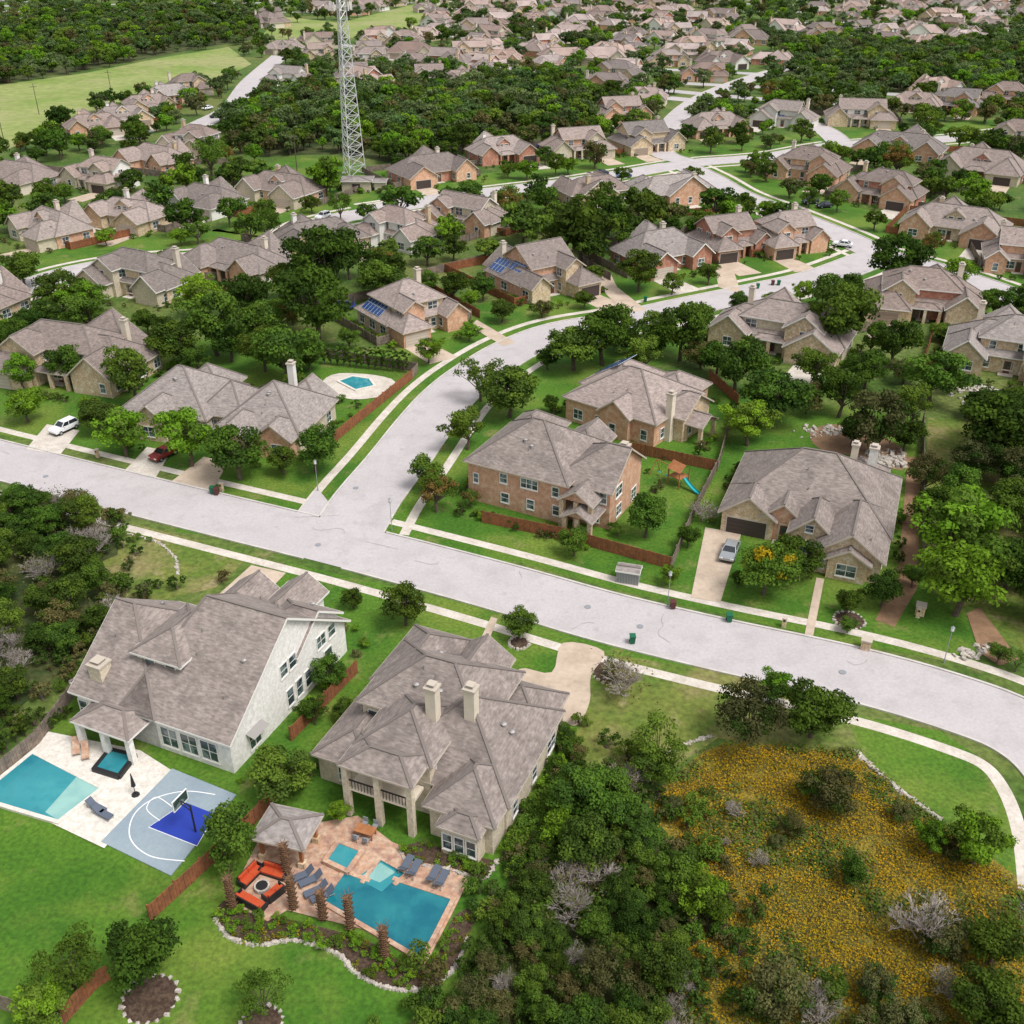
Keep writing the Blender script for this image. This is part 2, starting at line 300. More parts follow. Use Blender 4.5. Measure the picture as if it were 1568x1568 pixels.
# ---------------------------------------------------------------- houses
HB=[] # (x,y,yaw,x0,x1,y0,y1)
class House:
    def __init__(s,wall='brick',roof='roof_a',trim='trim',pitch=35,seed=0):
        s.p={k:MB() for k in('walls','roof','windows','trim','doors','chimney','roof_vents','solar_panels')}
        s.wall=wall;s.roof=roof;s.tr=trim;s.pitch=pitch;s.r=random.Random(seed);s.bb=[9e9,-9e9,9e9,-9e9]
    def block(s,x0,x1,y0,y1,e,axis=None,ends='hh',pitch=None,z0=0,wall=True,oh=.5,win=True,hf=1.0,wm=None,vents=0,posts=False):
        wm=wm or s.wall; tp=math.tan(rad(pitch or s.pitch)); W,Rf,T=s.p['walls'],s.p['roof'],s.p['trim']
        s.bb=[min(s.bb[0],x0),max(s.bb[1],x1),min(s.bb[2],y0),max(s.bb[3],y1)]
        if axis is None: axis='x' if x1-x0>=y1-y0 else 'y'
        if axis=='x': M=lambda a,b,z:(a,b,z); a0,a1,b0,b1=x0,x1,y0,y1
        else: M=lambda a,b,z:(b,a,z); a0,a1,b0,b1=y0,y1,x0,x1
        h=(b1-b0)/2+oh; rise=h*tp; bm=(b0+b1)/2; la=(a1-a0)+2*oh
        ia=h*hf if ends[0]=='h' else 0; ib=h*hf if ends[1]=='h' else 0
        if ia+ib>la: k=la/(ia+ib)*.98; ia*=k; ib*=k
        A0,A1,B0,B1=a0-oh,a1+oh,b0-oh,b1+oh; zr=e+rise
        r1=(A0+ia,bm,zr); r2=(A1-ib,bm,zr)
        c=[(A0,B0,e),(A1,B0,e),(A1,B1,e),(A0,B1,e)]
        Rf.poly([M(*q) for q in(c[0],c[1],r2,r1)],s.roof); Rf.poly([M(*q) for q in(c[2],c[3],r1,r2)],s.roof)
        if ends[0]=='h': Rf.poly([M(*q) for q in(c[3],c[0],r1)],s.roof)
        if ends[1]=='h': Rf.poly([M(*q) for q in(c[1],c[2],r2)],s.roof)
        up=.03
        def cap(p,q): Rf.beam(M(p[0],p[1],p[2]+up),M(q[0],q[1],q[2]+up),.28,.08,'cap')
        cap(r1,r2)
        if ends[0]=='h': cap(c[0],r1);cap(c[3],r1)
        if ends[1]=='h': cap(c[1],r2);cap(c[2],r2)
        T.beam(M(A0,B0,e-.1),M(A1,B0,e-.1),.06,.2,s.tr);T.beam(M(A0,B1,e-.1),M(A1,B1,e-.1),.06,.2,s.tr)
        for A,cc,rr,en in((A0,(c[0],c[3]),r1,ends[0]),(A1,(c[1],c[2]),r2,ends[1])):
            if en=='h': T.beam(M(A,B0,e-.1),M(A,B1,e-.1),.06,.2,s.tr)
            else:
                for q in cc: T.beam(M(q[0],q[1],q[2]-.14),M(rr[0],rr[1],rr[2]-.14),.07,.22,s.tr)
                a=a0 if A==A0 else a1
                if wall or z0>0 or posts: W.poly([M(a,b0,e-.02),M(a,b1,e-.02),M(a,b1,e+oh*tp-.1),M(a,bm,zr-.1),M(a,b0,e+oh*tp-.1)],wm)
        s.p['trim'].poly([M(a0-oh*(ends[0]=='h'),B0,e-.03),M(a1+oh*(ends[1]=='h'),B0,e-.03),M(a1+oh*(ends[1]=='h'),B1,e-.03),M(a0-oh*(ends[0]=='h'),B1,e-.03)],s.tr)
        if wall:
            W.add([(x,y,z) for z in(z0,e) for x,y in((x0,y0),(x1,y0),(x1,y1),(x0,y1))],[(0,1,5,4),(1,2,6,5),(2,3,7,6),(3,0,4,7)],wm)
            if win:
                for st in ([1.5,4.5] if (e>5.3 and z0==0) else [z0+1.4 if z0 else 1.55]):
                    if st+.75>e: st=(z0+e)/2+.1
                    hh=min(1.5,(e-z0)*.6)
                    for side in '-x','+x','-y','+y':
                        L=(y1-y0) if 'x' in side else (x1-x0)
                        n=int(L//3.6) if z0==0 else int(L//1.8)
                        if L>1.8 and n==0:n=1
                        for i in range(n):
                            if z0==0 and s.r.random()<.25: continue
                            t=(i+.5+s.r.uniform(-.12,.12))/n*L
                            s.window((x0 if side=='-x' else x1) if 'x' in side else x0+t,(y0 if side=='-y' else y1) if 'y' in side else y0+t,st,side,s.r.choice([1.0,1.6,2.0]) if z0==0 else 1.1,hh)
        if posts:
            for a,b in((x0,y0),(x1,y0),(x0,y1),(x1,y1),((x0+x1)/2,y0)):
                s.p['walls'].box(a-.28,a+.28,b-.28,b+.28,0,e-.05,posts)
        for i in range(vents):
            a=s.r.uniform(A0+ia*.9+.6,A1-ib*.9-.6) if A1-ib*.9-.6>A0+ia*.9+.6 else (A0+A1)/2
            b=s.r.uniform(.3,.8)*h; sg=s.r.choice([-1,-1,1]); z=e+b*tp; bb=B0+b if sg<0 else B1-b
            p=M(a,bb,z); V=s.p['roof_vents']
            if s.r.random()<.5: V.tube((p[0],p[1],p[2]-.1),(p[0],p[1],p[2]+.45),.08,.08,6,'vent')
            else: V.tube((p[0],p[1],p[2]-.1),(p[0],p[1],p[2]+.3),.2,.17,8,'vent'); V.tube((p[0],p[1],p[2]+.3),(p[0],p[1],p[2]+.42),.3,.1,8,'vent')
    def window(s,x,y,z,side,w,h):
        yaw={'-y':0,'+x':math.pi/2,'+y':math.pi,'-x':-math.pi/2}[side]
        M=Matrix.Translation((x,y,z))@Matrix.Rotation(yaw,4,'Z'); G=s.p['windows']; t='trim_white'
        G.box(-w/2,w/2,-.035,.02,-h/2,h/2,'glass',M)
        for a,b in((-w/2-.1,-w/2),(w/2,w/2+.1)): G.box(a,b,-.09,.02,-h/2-.1,h/2+.1,t,M)
        G.box(-w/2,w/2,-.09,.02,h/2,h/2+.12,t,M);G.box(-w/2-.1,w/2+.1,-.13,.02,-h/2-.22,-h/2-.1,t,M);G.box(-w/2,w/2,-.08,.02,-h/2-.1,-h/2,t,M)
        G.box(-w/2,w/2,-.06,.02,-.03,.03,t,M)
        n=int(round(w/.9))
        for i in range(1,n): G.box(-w/2+w*i/n-.04,-w/2+w*i/n+.04,-.065,.02,-h/2,h/2,t,M)
    def garage(s,x,y,side,w=4.9,h=2.3,m='garage'):
        yaw={'-y':0,'+x':math.pi/2,'+y':math.pi,'-x':-math.pi/2}[side]
        M=Matrix.Translation((x,y,0))@Matrix.Rotation(yaw,4,'Z'); G=s.p['doors']
        G.box(-w/2-.15,w/2+.15,-.1,.02,h,h+.18,'trim',M);G.box(-w/2-.15,-w/2,-.1,.02,0,h,'trim',M);G.box(w/2,w/2+.15,-.1,.02,0,h,'trim',M)
        for i in range(4): G.box(-w/2,w/2,-.07,.02,h*i/4+.02,h*(i+1)/4-.02,m,M)
        G.box(-w/2,w/2,-.045,.01,0,h,'dark',M)
    def fdoor(s,x,y,side):
        yaw={'-y':0,'+x':math.pi/2,'+y':math.pi,'-x':-math.pi/2}[side]
        M=Matrix.Translation((x,y,0))@Matrix.Rotation(yaw,4,'Z'); G=s.p['doors']
        G.box(-.55,.55,-.07,.02,0,2.3,'door',M);G.box(-.75,-.55,-.1,.02,0,2.5,'trim',M);G.box(.55,.75,-.1,.02,0,2.5,'trim',M);G.box(-.55,.55,-.1,.02,2.3,2.5,'trim',M)
        G.box(-.3,.3,-.09,.02,1.2,2.0,'glass',M);G.box(-1.2,1.2,-1.4,-.1,0,.12,'walk',M)
    def chim(s,x,y,z1,m='stucco',w=.55,z0=0):
        C=s.p['chimney'];C.box(x-w,x+w,y-w,y+w,z0,z1,m);C.box(x-w-.12,x+w+.12,y-w-.12,y+w+.12,z1,z1+.22,'trim');C.box(x-w*.55,x+w*.55,y-w*.55,y+w*.55,z1+.22,z1+.5,'vent')
        C.box(x-w*.75,x+w*.75,y-w*.75,y+w*.75,z1+.5,z1+.56,'trim')
    def solar(s,side,rect,e,u0,nu,v0,nv,pitch=None):
        x0,x1,y0,y1=rect; p=rad(pitch or s.pitch); oh=.5
        O,U,Vv={'-y':(Vector((x0,y0-oh,e)),Vector((1,0,0)),Vector((0,math.cos(p),math.sin(p)))),
         '-x':(Vector((x0-oh,y1,e)),Vector((0,-1,0)),Vector((math.cos(p),0,math.sin(p)))),
         '+x':(Vector((x1+oh,y0,e)),Vector((0,1,0)),Vector((-math.cos(p),0,math.sin(p))))}[side]
        Nn=U.cross(Vv); G=s.p['solar_panels']
        for i in range(nu):
            for j in range(nv):
                for k,(g,m,d0,d1) in enumerate(((0,'solar_frame',.06,.12),(.05,'solar',.1,.135))):
                    a=u0+i*1.12;b=v0+j*1.75
                    c=[O+U*(a+g)+Vv*(b+g),O+U*(a+1.08-g)+Vv*(b+g),O+U*(a+1.08-g)+Vv*(b+1.7-g),O+U*(a+g)+Vv*(b+1.7-g)]
                    G.add([q+Nn*d0 for q in c]+[q+Nn*d1 for q in c],[(4,5,6,7),(0,1,5,4),(1,2,6,5),(2,3,7,6),(3,0,4,7)],m)
    def place(s,name,x,y,yaw):
        e=bpy.data.objects.new(name,None); COL.objects.link(e); e.location=(x,y,0); e.rotation_euler=(0,0,rad(yaw))
        for k,m in s.p.items():
            if m.f: m.obj(k,parent=e)
        HB.append((x,y,rad(yaw),*s.bb)); return e
    def merged(s,name):
        M=MB()
        for m in s.p.values():
            n=len(M.v);M.v+=m.v
            mp=[M.mi(q) for q in m.mats]
            M.f+=[[i+n for i in f] for f in m.f]; M.m+=[mp[i] for i in m.m]
        return M.mesh(name)
def inhouse(x,y,pad=0):
    for hx,hy,a,x0,x1,y0,y1 in HB:
        dx,dy=x-hx,y-hy
        if abs(dx)+abs(dy)>70: continue
        c,s_=math.cos(a),math.sin(a); lx=dx*c+dy*s_; ly=-dx*s_+dy*c
        if x0-pad<lx<x1+pad and y0-pad<ly<y1+pad: return True
    return False
# --- white stone house
h=House('stone_white','roof_a','trim_white',35,1)
h.block(-12.5,-.5,.5,20.5,4,'x','hg',hf=.35,vents=6,win=False)
h.block(-18.6,-9,.5,16,4,'x','gh',vents=3)
h.block(-14.5,-9.5,12,21.5,4.5,'y','hg')
h.block(-7,-.7,12,19.6,5.6,'x','hg',vents=1,win=False)
h.block(-8.5,-4.3,15,22.5,5.4,'y','hg')
h.block(-13.5,-8.3,4.2,12,7.8,'y','hh',z0=5,pitch=30,oh=.5)
h.block(-16,-10,-2.2,1.5,3.4,'x','hh',pitch=24,wall=False,posts='stone_white')
h.block(-20,-17.5,2,9,3.6,'y','hh',pitch=25)
h.chim(-16.6,2.2,6.6,'stone_cream',.75)
for i,(yy,zz,ww) in enumerate([(4,1.6,1.6),(10,1.9,1.0),(11.6,1.9,1.0),(13.2,1.9,1.0),(9.5,5.6,1.1),(11,5.6,1.1),(17,1.9,1.3),(16,4.6,1.5),(18,4.6,1.2)]): h.window(-.5,yy,zz,'+x',ww,1.9 if zz<3 else 1.4)
h.p['roof'].poly([(-.45,2.8,2.9),(.5,2.8,2.6),(.5,5.2,2.6),(-.45,5.2,2.9)],'vent')
for xx in(-3,-5.3,-7.6): h.window(xx,.5,1.9,'-y',1.8,2.2)
h.window(-18,.5,1.9,'-y',1,1.9)
h.garage(-12,21.5,'+y',4.8); h.fdoor(-7,22.5,'+y')
ox,oy=P(352,1143,4); h.place('white_stone_house',ox,oy,-23.5)
# --- stone house
h=House('stone_cream','roof_a','trim',36,2)
h.block(-13,-.5,3,15.5,3.8,'y','hh',vents=5)
h.block(-17,-5,7.5,16.5,6.3,'x','hh',pitch=33,vents=3)
h.block(-6.6,-.7,.5,7,3.8,'y','hh')
h.block(-19,-14,2.5,10,3.3,'y','hh',pitch=28)
h.block(-14.3,-7.5,2.5,10,6.2,'y','hh',pitch=30,win=True)
h.block(-14.3,-8,-.2,3.2,6.2,'x','hh',pitch=24,wall=False,posts='stone_cream')
h.p['walls'].box(-14.2,-8.1,-.2,2.4,3.0,3.3,'stucco');h.p['trim'].box(-14.2,-8.1,-.25,-.15,4.2,4.3,'dark')
for i in range(20): h.p['trim'].box(-14.1+i*.31,-14.05+i*.31,-.24,-.19,3.3,4.2,'dark')
h.block(-17.5,-11.5,11,19.5,6.0,'y','hh',pitch=33,vents=1); h.block(-12,-7,12,18.8,5.6,'y','hg'); h.block(-7,-1,12,18,3.8,'x','hh')
h.block(-4.8,-1.4,-1.0,1.2,3.5,'x','hh',pitch=30,oh=.35,win=False)
for xx in(-4.2,-3.1,-2.0): h.window(xx,-1.0,1.7,'-y',.8,1.7)
h.chim(-9.2,6.8,10.7,'stucco',.5,5);h.chim(-6.0,8.0,10.7,'stucco',.5,4); h.garage(-.99,16,'+x',3.6)
ox,oy=P(762,1275,3.5); h.place('stone_house',ox,oy,-23)
# --- brick house by the junction
h=House('brick','roof_a','trim',35,3)
h.block(0,14.5,0,13,6,'x','hh',vents=6,win=False); h.block(12,20,1.5,12,5.6,'x','hg',vents=1); h.block(14.5,18.5,-1.2,4,4.6,'y','gh',wall=False,posts='stone')
h.block(0,6.5,9,17,5.8,'y','hh'); h.block(9,14,10,16,5.8,'y','hg'); h.block(15.5,19,-2.4,2,3,'y','gh',wall=False,posts='stone',pitch=30)
h.chim(19,8,9.0,'stone',.6)
for xx,zz,ww in((5.4,4.6,1.0),(9.2,4.7,2.4),(5.6,1.7,1.1),(9.4,1.7,1.0),(1.2,3.6,.7),(13.2,1.8,1.0),(13.0,4.5,.9)): h.window(xx,0,zz,'-y',ww,1.3)
for yy in(3,8): h.window(0,yy,4.5,'-x',1.2,1.3); h.window(0,yy,1.6,'-x',1.2,1.4)
ox,oy=P(718,764); h.place('brick_house',ox,oy,-28)
# --- right one storey
h=House('stone','roof_a','trim',37,4)
h.block(.5,20.7,0,16,3.1,'x','hh',vents=6,pitch=36); h.block(13,20.5,-6.2,6,3.1,'y','gh',vents=1,win=False); h.block(9.5,14.5,-3.5,4,3.4,'y','gh',pitch=42,win=False); h.block(.5,7,-1,6,3,'y','gh',win=False)
h.block(12,19,10,18.5,3,'y','hh'); h.block(14.5,19,-7,-2,2.9,'y','gh',pitch=32,win=False); h.block(5.5,10.5,-.6,7,3.2,'y','gh',pitch=38,win=False,wm='brick')
h.window(16.7,-7,1.5,'-y',2.2,1.5); h.window(11.6,-3.5,1.6,'-y',1.6,1.7); h.window(11.6,-3.5,4.2,'-y',.9,.9); h.window(13.7,-6.2,1.5,'-y',.8,1.4); h.window(20.5,-3,1.5,'+x',1.4,1.3); h.window(20.5,2,1.5,'+x',1.4,1.3)
h.garage(3.7,-1,'-y',5,2.3,'garage_dark'); h.fdoor(8.4,-.6,'-y'); h.chim(17,14,8.0,'stone_white',.55); h.chim(14.6,14.5,7.8,'stucco',.45)
ox,oy=P(1103,775,3); h.place('stone_house',ox,oy,-22)
# --- solar brick
h=House('brick','roof_b','trim',31,5)
h.block(0,16,0,14,4,'x','hh',vents=5); h.block(-1,8,6,17,4,'y','hh'); h.block(13,18.5,4,12,4,'x','hg',wm='stone'); h.block(7,12,-1,5,4,'y','gh',pitch=38); h.block(8,15,10,18,4,'y','hh')
h.block(16,21,5,9,3,'x','hg',wall=False,posts='stone',pitch=28); h.chim(16.5,3.4,7.6,'stucco',.5)
h.solar('-x',(-1,8,6,17),4,2.5,5,.8,3,31)
ox,oy=P(866,642); h.place('brick_house',ox,oy,-38)
# --- left long house
h=House('stone_cream','roof_c','trim',37,6)
h.block(0,14,0,13,3.2,'x','hh',vents=4); h.block(4,9,-3,4,3.4,'y','gh',pitch=42,wm='stone'); h.block(17,30,-1.5,11.5,3.2,'x','hh',vents=4); h.block(12,19,2,11,3.2,'x','hh')
h.block(18.5,23.5,-5,2,3.3,'y','gh',wm='stone',pitch=42); h.block(24,29.5,-3.5,2,3.2,'y','gh',wm='brick'); h.block(22,29,8,13.5,3.2,'y','hg',wm='siding'); h.block(4,12,9,16,3.2,'y','hh')
h.chim(24,10,9.2,'siding',.5); h.garage(12,0,'-y'); h.fdoor(15.5,2,'-y')
ox,oy=P(188,628,3); h.place('stone_house',ox,oy,-15)
# --- automatic plans
def auto(seed,W,Dp,two,wall,roof,wall2=None):
    r=random.Random(seed); h=House(wall,roof,'trim' if r.random()<.7 else 'trim_white',r.uniform(33,38),seed)
    e=3.1; x0,x1=-W/2,W/2; w2=wall2 or r.choice([wall,'stone','stone_cream',wall,'brick']); f=r.choice([-1,1])
    def b(xa,xb,*a,**k):
        if f<0: xa,xb=-xb,-xa
        h.block(xa,xb,*a,**k)
    b(x0,x1,-Dp*.22,Dp*.38,e,'x','hh',vents=3)
    b(x0+.3,x0+W*.38,-Dp*.5,Dp*.1,e,'y',r.choice(['gh','hh']),wm=w2,vents=1,win=False)
    b(x1-W*.3,x1-.3,-Dp*.38,Dp*.1,e+.15,'y','gh',pitch=40,wm=w2)
    b(x0+W*.3,x1-W*.12,Dp*.15,Dp*.52,e,'y',r.choice(['hh','hg']))
    if two:
        k=r.uniform(-.06,.06)
        b(x0+W*(.12+k),x1-W*(.22-k),-Dp*.18,Dp*.3,5.8,'x',r.choice(['hh','hg','gg']),vents=2,pitch=32); b(x0+W*.15,x0+W*.42,-Dp*.34,Dp*.05,5.7,'y','gh',wm=w2)
        h.chim(f*W*.3,Dp*.3,8.6,r.choice(['stucco','stone']),.5)
    else:
        if r.random()<.6: b(-2,2,-Dp*.12,Dp*.1,5.4,'y','gh',z0=3.8,oh=.3)
        h.chim(f*W*.2,Dp*.3,7.4,r.choice(['stucco','stone','siding']),.5)
    if r.random()<.5: b(-W*.1,W*.15,-Dp*.36,-Dp*.2,2.9,'x','hh',wall=False,posts=w2,pitch=25,oh=.3)
    h.garage(f*(x0+W*.19),-Dp*.5,'-y',4.6,2.3,r.choice(['garage','trim','garage_dark'])); h.fdoor(f*W*.02,-Dp*.22,'-y')
    h.gx=f*(x0+W*.19); return h
AH=[(115,572,-18,26,18,1,'stone','roof_b'),(633,498,36,16,19,1,'stone','roof_b'),(826,440,34,16,22,1,'brick','roof_b'),(1192,530,-28,24,15,1,'stone_cream','roof_b'),
(1408,478,-18,20,17,1,'brick_red','roof_b'),(1545,560,-25,20,18,1,'stone','roof_c'),(1012,405,28,17,17,0,'brick_red','roof_c'),(1115,385,22,15,15,1,'brick_red','roof_b'),(1200,380,20,15,15,1,'brick','roof_b'),
(1458,362,-30,22,17,0,'stone','roof_c'),(1558,410,-20,14,16,1,'brick','roof_b'),(218,446,-28,20,15,1,'stone','roof_c'),(365,420,-35,20,15,0,'stone_cream','roof_b'),(80,366,-40,17,15,0,'brick','roof_c'),
(200,345,-25,18,14,0,'stone','roof_b'),(318,322,-30,17,14,0,'siding','roof_c'),(432,305,-28,20,15,0,'brick','roof_b'),(490,380,35,18,14,0,'stone','roof_c'),(612,372,-38,17,14,1,'siding','roof_b'),
(712,348,-35,19,13,1,'stone_cream','roof_b'),(662,275,30,19,15,0,'brick_red','roof_b'),(768,245,25,16,14,0,'brick_red','roof_b'),(882,238,20,17,14,1,'brick','roof_b'),(990,228,22,18,15,1,'stone','roof_c'),
(1025,305,200,20,15,0,'brick','roof_c'),(905,305,205,17,14,0,'stone','roof_b'),(1235,272,-30,18,15,1,'brick','roof_b'),(1345,308,-35,20,15,1,'brick_red','roof_b'),(1375,240,-30,22,16,0,'brick','roof_c'),
(1500,270,-32,20,16,0,'brick_red','roof_b'),(1200,192,-30,18,14,1,'siding','roof_c'),(1095,205,10,17,14,0,'brick','roof_b'),(1315,190,-10,20,15,1,'siding','roof_b'),(950,185,15,17,14,1,'brick_red','roof_b'),
(1455,170,-30,18,14,1,'stone','roof_c'),(1540,160,-30,17,14,1,'brick','roof_b'),(1558,225,-30,17,14,1,'stucco','roof_b'),(1400,170,-30,16,14,0,'stone','roof_b'),(155,285,-25,16,12,1,'siding','roof_b'),(240,258,-35,17,13,0,'brick','roof_b'),(295,232,-20,15,13,1,'siding','roof_b'),(30,285,-25,17,14,0,'stucco','roof_b'),
(148,205,30,16,12,0,'brick','roof_b'),(190,192,30,16,12,0,'stone','roof_b'),(228,172,35,16,12,0,'brick','roof_b'),(262,156,35,15,12,0,'brick','roof_c'),(288,145,35,15,12,1,'stone','roof_b'),
(445,132,-25,17,13,1,'siding','roof_c'),(437,82,-15,16,12,0,'stucco','roof_b'),(490,92,20,15,12,1,'stucco','roof_b'),(563,100,10,17,13,1,'siding','roof_b'),(545,125,10,15,12,1,'siding','roof_b'),(622,70,-20,16,13,1,'siding','roof_b'),
(658,128,10,15,12,1,'siding','roof_b'),(710,132,20,16,12,0,'stucco','roof_b'),(-40,480,-20,18,14,0,'stone','roof_b')]
PAT=[]
for i,(px,py,yw,W,Dp,two,wl,rf) in enumerate(AH):
    if py<300: W*=1.2; Dp*=1.18
    elif i>3: W*=1.07; Dp*=1.05
    h=auto(100+i,W,Dp,two,wl,rf)
    if i==1: h.solar('-x',(-W/2,W/2,-Dp*.22,Dp*.38),3.1,1.5,6,.8,3)
    if i==2: h.solar('-x',(-W/2,W/2,-Dp*.22,Dp*.38),3.1,1,4,.8,2); h.solar('-x',(-W/2,W/2,-Dp*.22,Dp*.38),3.1,6,4,2.6,2)
    if i==30: h.solar('-y',(-W/2,W/2,-Dp*.22,Dp*.38),3.1,5,6,.8,2)
    x,y=P(px,py); h.place({'brick':'brick_house','brick_red':'brick_house','siding':'white_house'}.get(wl,'stone_house'),x,y,yw)
    if py>150:
        a=rad(yw); c,s_=math.cos(a),math.sin(a); f=lambda u,v:(x+u*c-v*s_,y+u*s_+v*c)
        if i>0: 
            q=[f(h.gx-2.6,-Dp*.5),f(h.gx+2.6,-Dp*.5),f(h.gx+2.9,-Dp*.5-9),f(h.gx-2.9,-Dp*.5-9)]
            KEEP.append(q); sheet('driveway',q,.036+.0003*i,'driveway' if i%3 else 'walk')
        q=[f(-4,Dp*.53),f(3,Dp*.53),f(3,Dp*.53+4),f(-4,Dp*.53+4)]
        if not any(onroad(*p,1) for p in q): KEEP.append(q); sheet('back_patio',q,.055+.0002*i,'walk'); PAT.append((f(0,Dp*.53+2),f(-6,Dp*.53+6),a))
# far neighbourhood
FW=['brick','siding','brick_red','stucco','stone','siding','brick','stone_cream','siding','brick_red','stucco','brick','siding','brick_red']
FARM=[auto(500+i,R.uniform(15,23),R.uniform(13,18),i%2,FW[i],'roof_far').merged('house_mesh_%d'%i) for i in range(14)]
VOID=[FIELD,FIELD2,W_TL,W_TW,W_R]
FH=[];ga=rad(-16);cg,sg=math.cos(ga),math.sin(ga)
for row in range(-8,28):
    yb=row*52
    cl=[]
    for k in range(-34,36):
        u=k*20.5; bend=26*math.sin(u/95+row*1.3)+9*math.sin(u/37+row*2.1)
        for side in(-1,1):
            uu=u+R.uniform(-5,5); vv=yb+bend+side*15.5+R.uniform(-4,4)
            x=uu*cg-vv*sg; y=420+uu*sg+vv*cg
            if y<415 or y>1750 or abs(x)>.62*y+60: continue
            if any(inpoly(x,y,v) for v in VOID) or inhouse(x,y,11) or onroad(x,y,8): continue
            if noise.noise((x*.008,y*.008,2))<-.25 or R.random()<.08: continue
            if x<-.22*y and y<1050: continue
            if x<-.12*y-20 and y<1500 and R.random()<.6: continue
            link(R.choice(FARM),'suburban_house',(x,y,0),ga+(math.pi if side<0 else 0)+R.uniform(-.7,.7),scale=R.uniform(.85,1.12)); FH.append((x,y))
            HB.append((x,y,ga,-9,9,-7,7))
        x=u*cg-(yb+bend)*sg; y=420+u*sg+(yb+bend)*cg
        if y>430 and y<1400 and abs(x)<.62*y+60 and not any(inpoly(x,y,v) for v in VOID) and not inhouse(x,y,3): cl.append((x,y))
        else:
            if len(cl)>3: roads.append((cl,4,'far_road',False,'street')); m_=MB(); ribbon(m_,smooth(cl,3),-4,4,.04+.003*(row%5),'far_road'); m_.obj('street')
            cl=[]
    if len(cl)>3: roads.append((cl,4,'far_road',False,'street')); m_=MB(); ribbon(m_,smooth(cl,3),-4,4,.04+.003*(row%5),'far_road'); m_.obj('street')
# ---------------------------------------------------------------- trees
def tree_mesh(name,seed,rc,ht,nc,nl,ls,leaf,leaf2=None,flat=.8,spread=1.0,low=.2,mix=.3):
    r=np.random.RandomState(seed); mb=MB()
    base=ht*low; tr=max(.12,rc*.055)
    top=Vector((r.uniform(-.3,.3),r.uniform(-.3,.3),base*1.2))
    mb.tube((0,0,-.2),top,tr*1.3,tr,7,'bark')
    cl=[]
    cz=(base+ht)/2; rz=(ht-base)/2
    tries=0
    while len(cl)<nc and tries<nc*30:
        tries+=1
        d=r.normal(size=3); d/=np.linalg.norm(d); q=r.uniform(.35,1)**.6
        an=math.atan2(d[1],d[0]); wob=1+.17*math.sin(3*an+seed)+.12*math.sin(5*an+seed*2.3)
        p=np.array([d[0]*rc*.8*q*wob*spread,d[1]*rc*.8*q*wob*spread,cz+d[2]*rz*.78*q])
        if p[2]<base*.9: continue
        cr=rc*r.uniform(.16,.34)
        if all(np.linalg.norm(p-c[0])>cr*.55 for c in cl): cl.append((p,cr))
    for i,(p,cr) in enumerate(cl):
        if i%2==0:
            mid=top.lerp(Vector(p),.5)+Vector((0,0,.2*rc*.3)); mb.tube(top,mid,tr*.55,tr*.3,5,'bark',False); mb.tube(mid,p,tr*.3,tr*.08,4,'bark',False)
    nb=len(mb.f); var=[]
    mats=[leaf,leaf2 or leaf]
    for i,(p,cr) in enumerate(cl):
        n=int(nl*(cr/(rc*.25))**2); d=r.normal(size=(n,3)); d/=np.linalg.norm(d,axis=1)[:,None]
        d[:,2]=np.where(d[:,2]<-.3,-d[:,2],d[:,2])
        rr=cr*r.uniform(.55,1.2,size=(n,1)); pos=p+d*rr*np.array([1,1,flat])
        nn=d+r.normal(size=(n,3))*.55; nn/=np.linalg.norm(nn,axis=1)[:,None]
        t=np.cross(nn,r.normal(size=(n,3))); t/=np.linalg.norm(t,axis=1)[:,None]+1e-6; b=np.cross(nn,t)
        s=ls*r.uniform(.6,1.25,size=(n,1))
        q=np.stack([pos-t*s*.5,pos-b*s*.32,pos+t*s*.5,pos+b*s*.32],1).reshape(-1,3)
        k=len(mb.v); mb.v+=list(map(tuple,q)); mi=mb.mi(mats[1] if (leaf2 and r.rand()<mix) else mats[0])
        mb.f+=[[k+4*j,k+4*j+1,k+4*j+2,k+4*j+3] for j in range(n)]; mb.m+=[mi]*n
        cv=r.rand(); var+=list(np.clip(cv*.6+.4*r.rand(n)+.15*(d[:,2]),0,1))
    me=mb.mesh(name); at=me.attributes.new('var','FLOAT','FACE'); at.data.foreach_set('value',[0.0]*nb+var); return me
def bare_mesh(name,seed,rc,ht,leaf='leaf_olive'):
    r=random.Random(seed); mb=MB()
    def grow(p,d,l,rr,dep):
        q=p+d*l; mb.tube(p,q,rr,rr*.6,4 if dep<2 else 3,'twig',False)
        if dep>=4: return
        for _ in range(3 if dep else 9):
            nd=(d+Vector((r.uniform(-1,1),r.uniform(-1,1),r.uniform(-.3,.6)))*.85).normalized(); grow(p.lerp(q,r.uniform(.55,1)),nd,l*r.uniform(.55,.8),rr*.65,dep+1)
    for k in range(4): grow(Vector((r.uniform(-.5,.5),r.uniform(-.5,.5),0)),Vector((r.uniform(-.5,.5),r.uniform(-.5,.5),1)).normalized(),ht*.36,.09,0)
    nb=len(mb.f)
    for i in range(320):
        p=Vector((r.gauss(0,rc*.45),r.gauss(0,rc*.45),ht*r.uniform(.2,.95))); s=.18
        a=Vector((r.uniform(-1,1),r.uniform(-1,1),r.uniform(-1,1))).normalized(); b=a.orthogonal().normalized()
        mb.poly([p-a*s,p-b*s*.6,p+a*s,p+b*s*.6],leaf)
    me=mb.mesh(name); at=me.attributes.new('var','FLOAT','FACE'); at.data.foreach_set('value',[0.0]*nb+[r.random() for _ in range(len(mb.f)-nb)]); return me
T={};T2={}
T['dark']=[tree_mesh('oak_dark%d'%i,20+i,4,7.6,38,150,.42,'leaf_dark','leaf_mid') for i in range(3)]
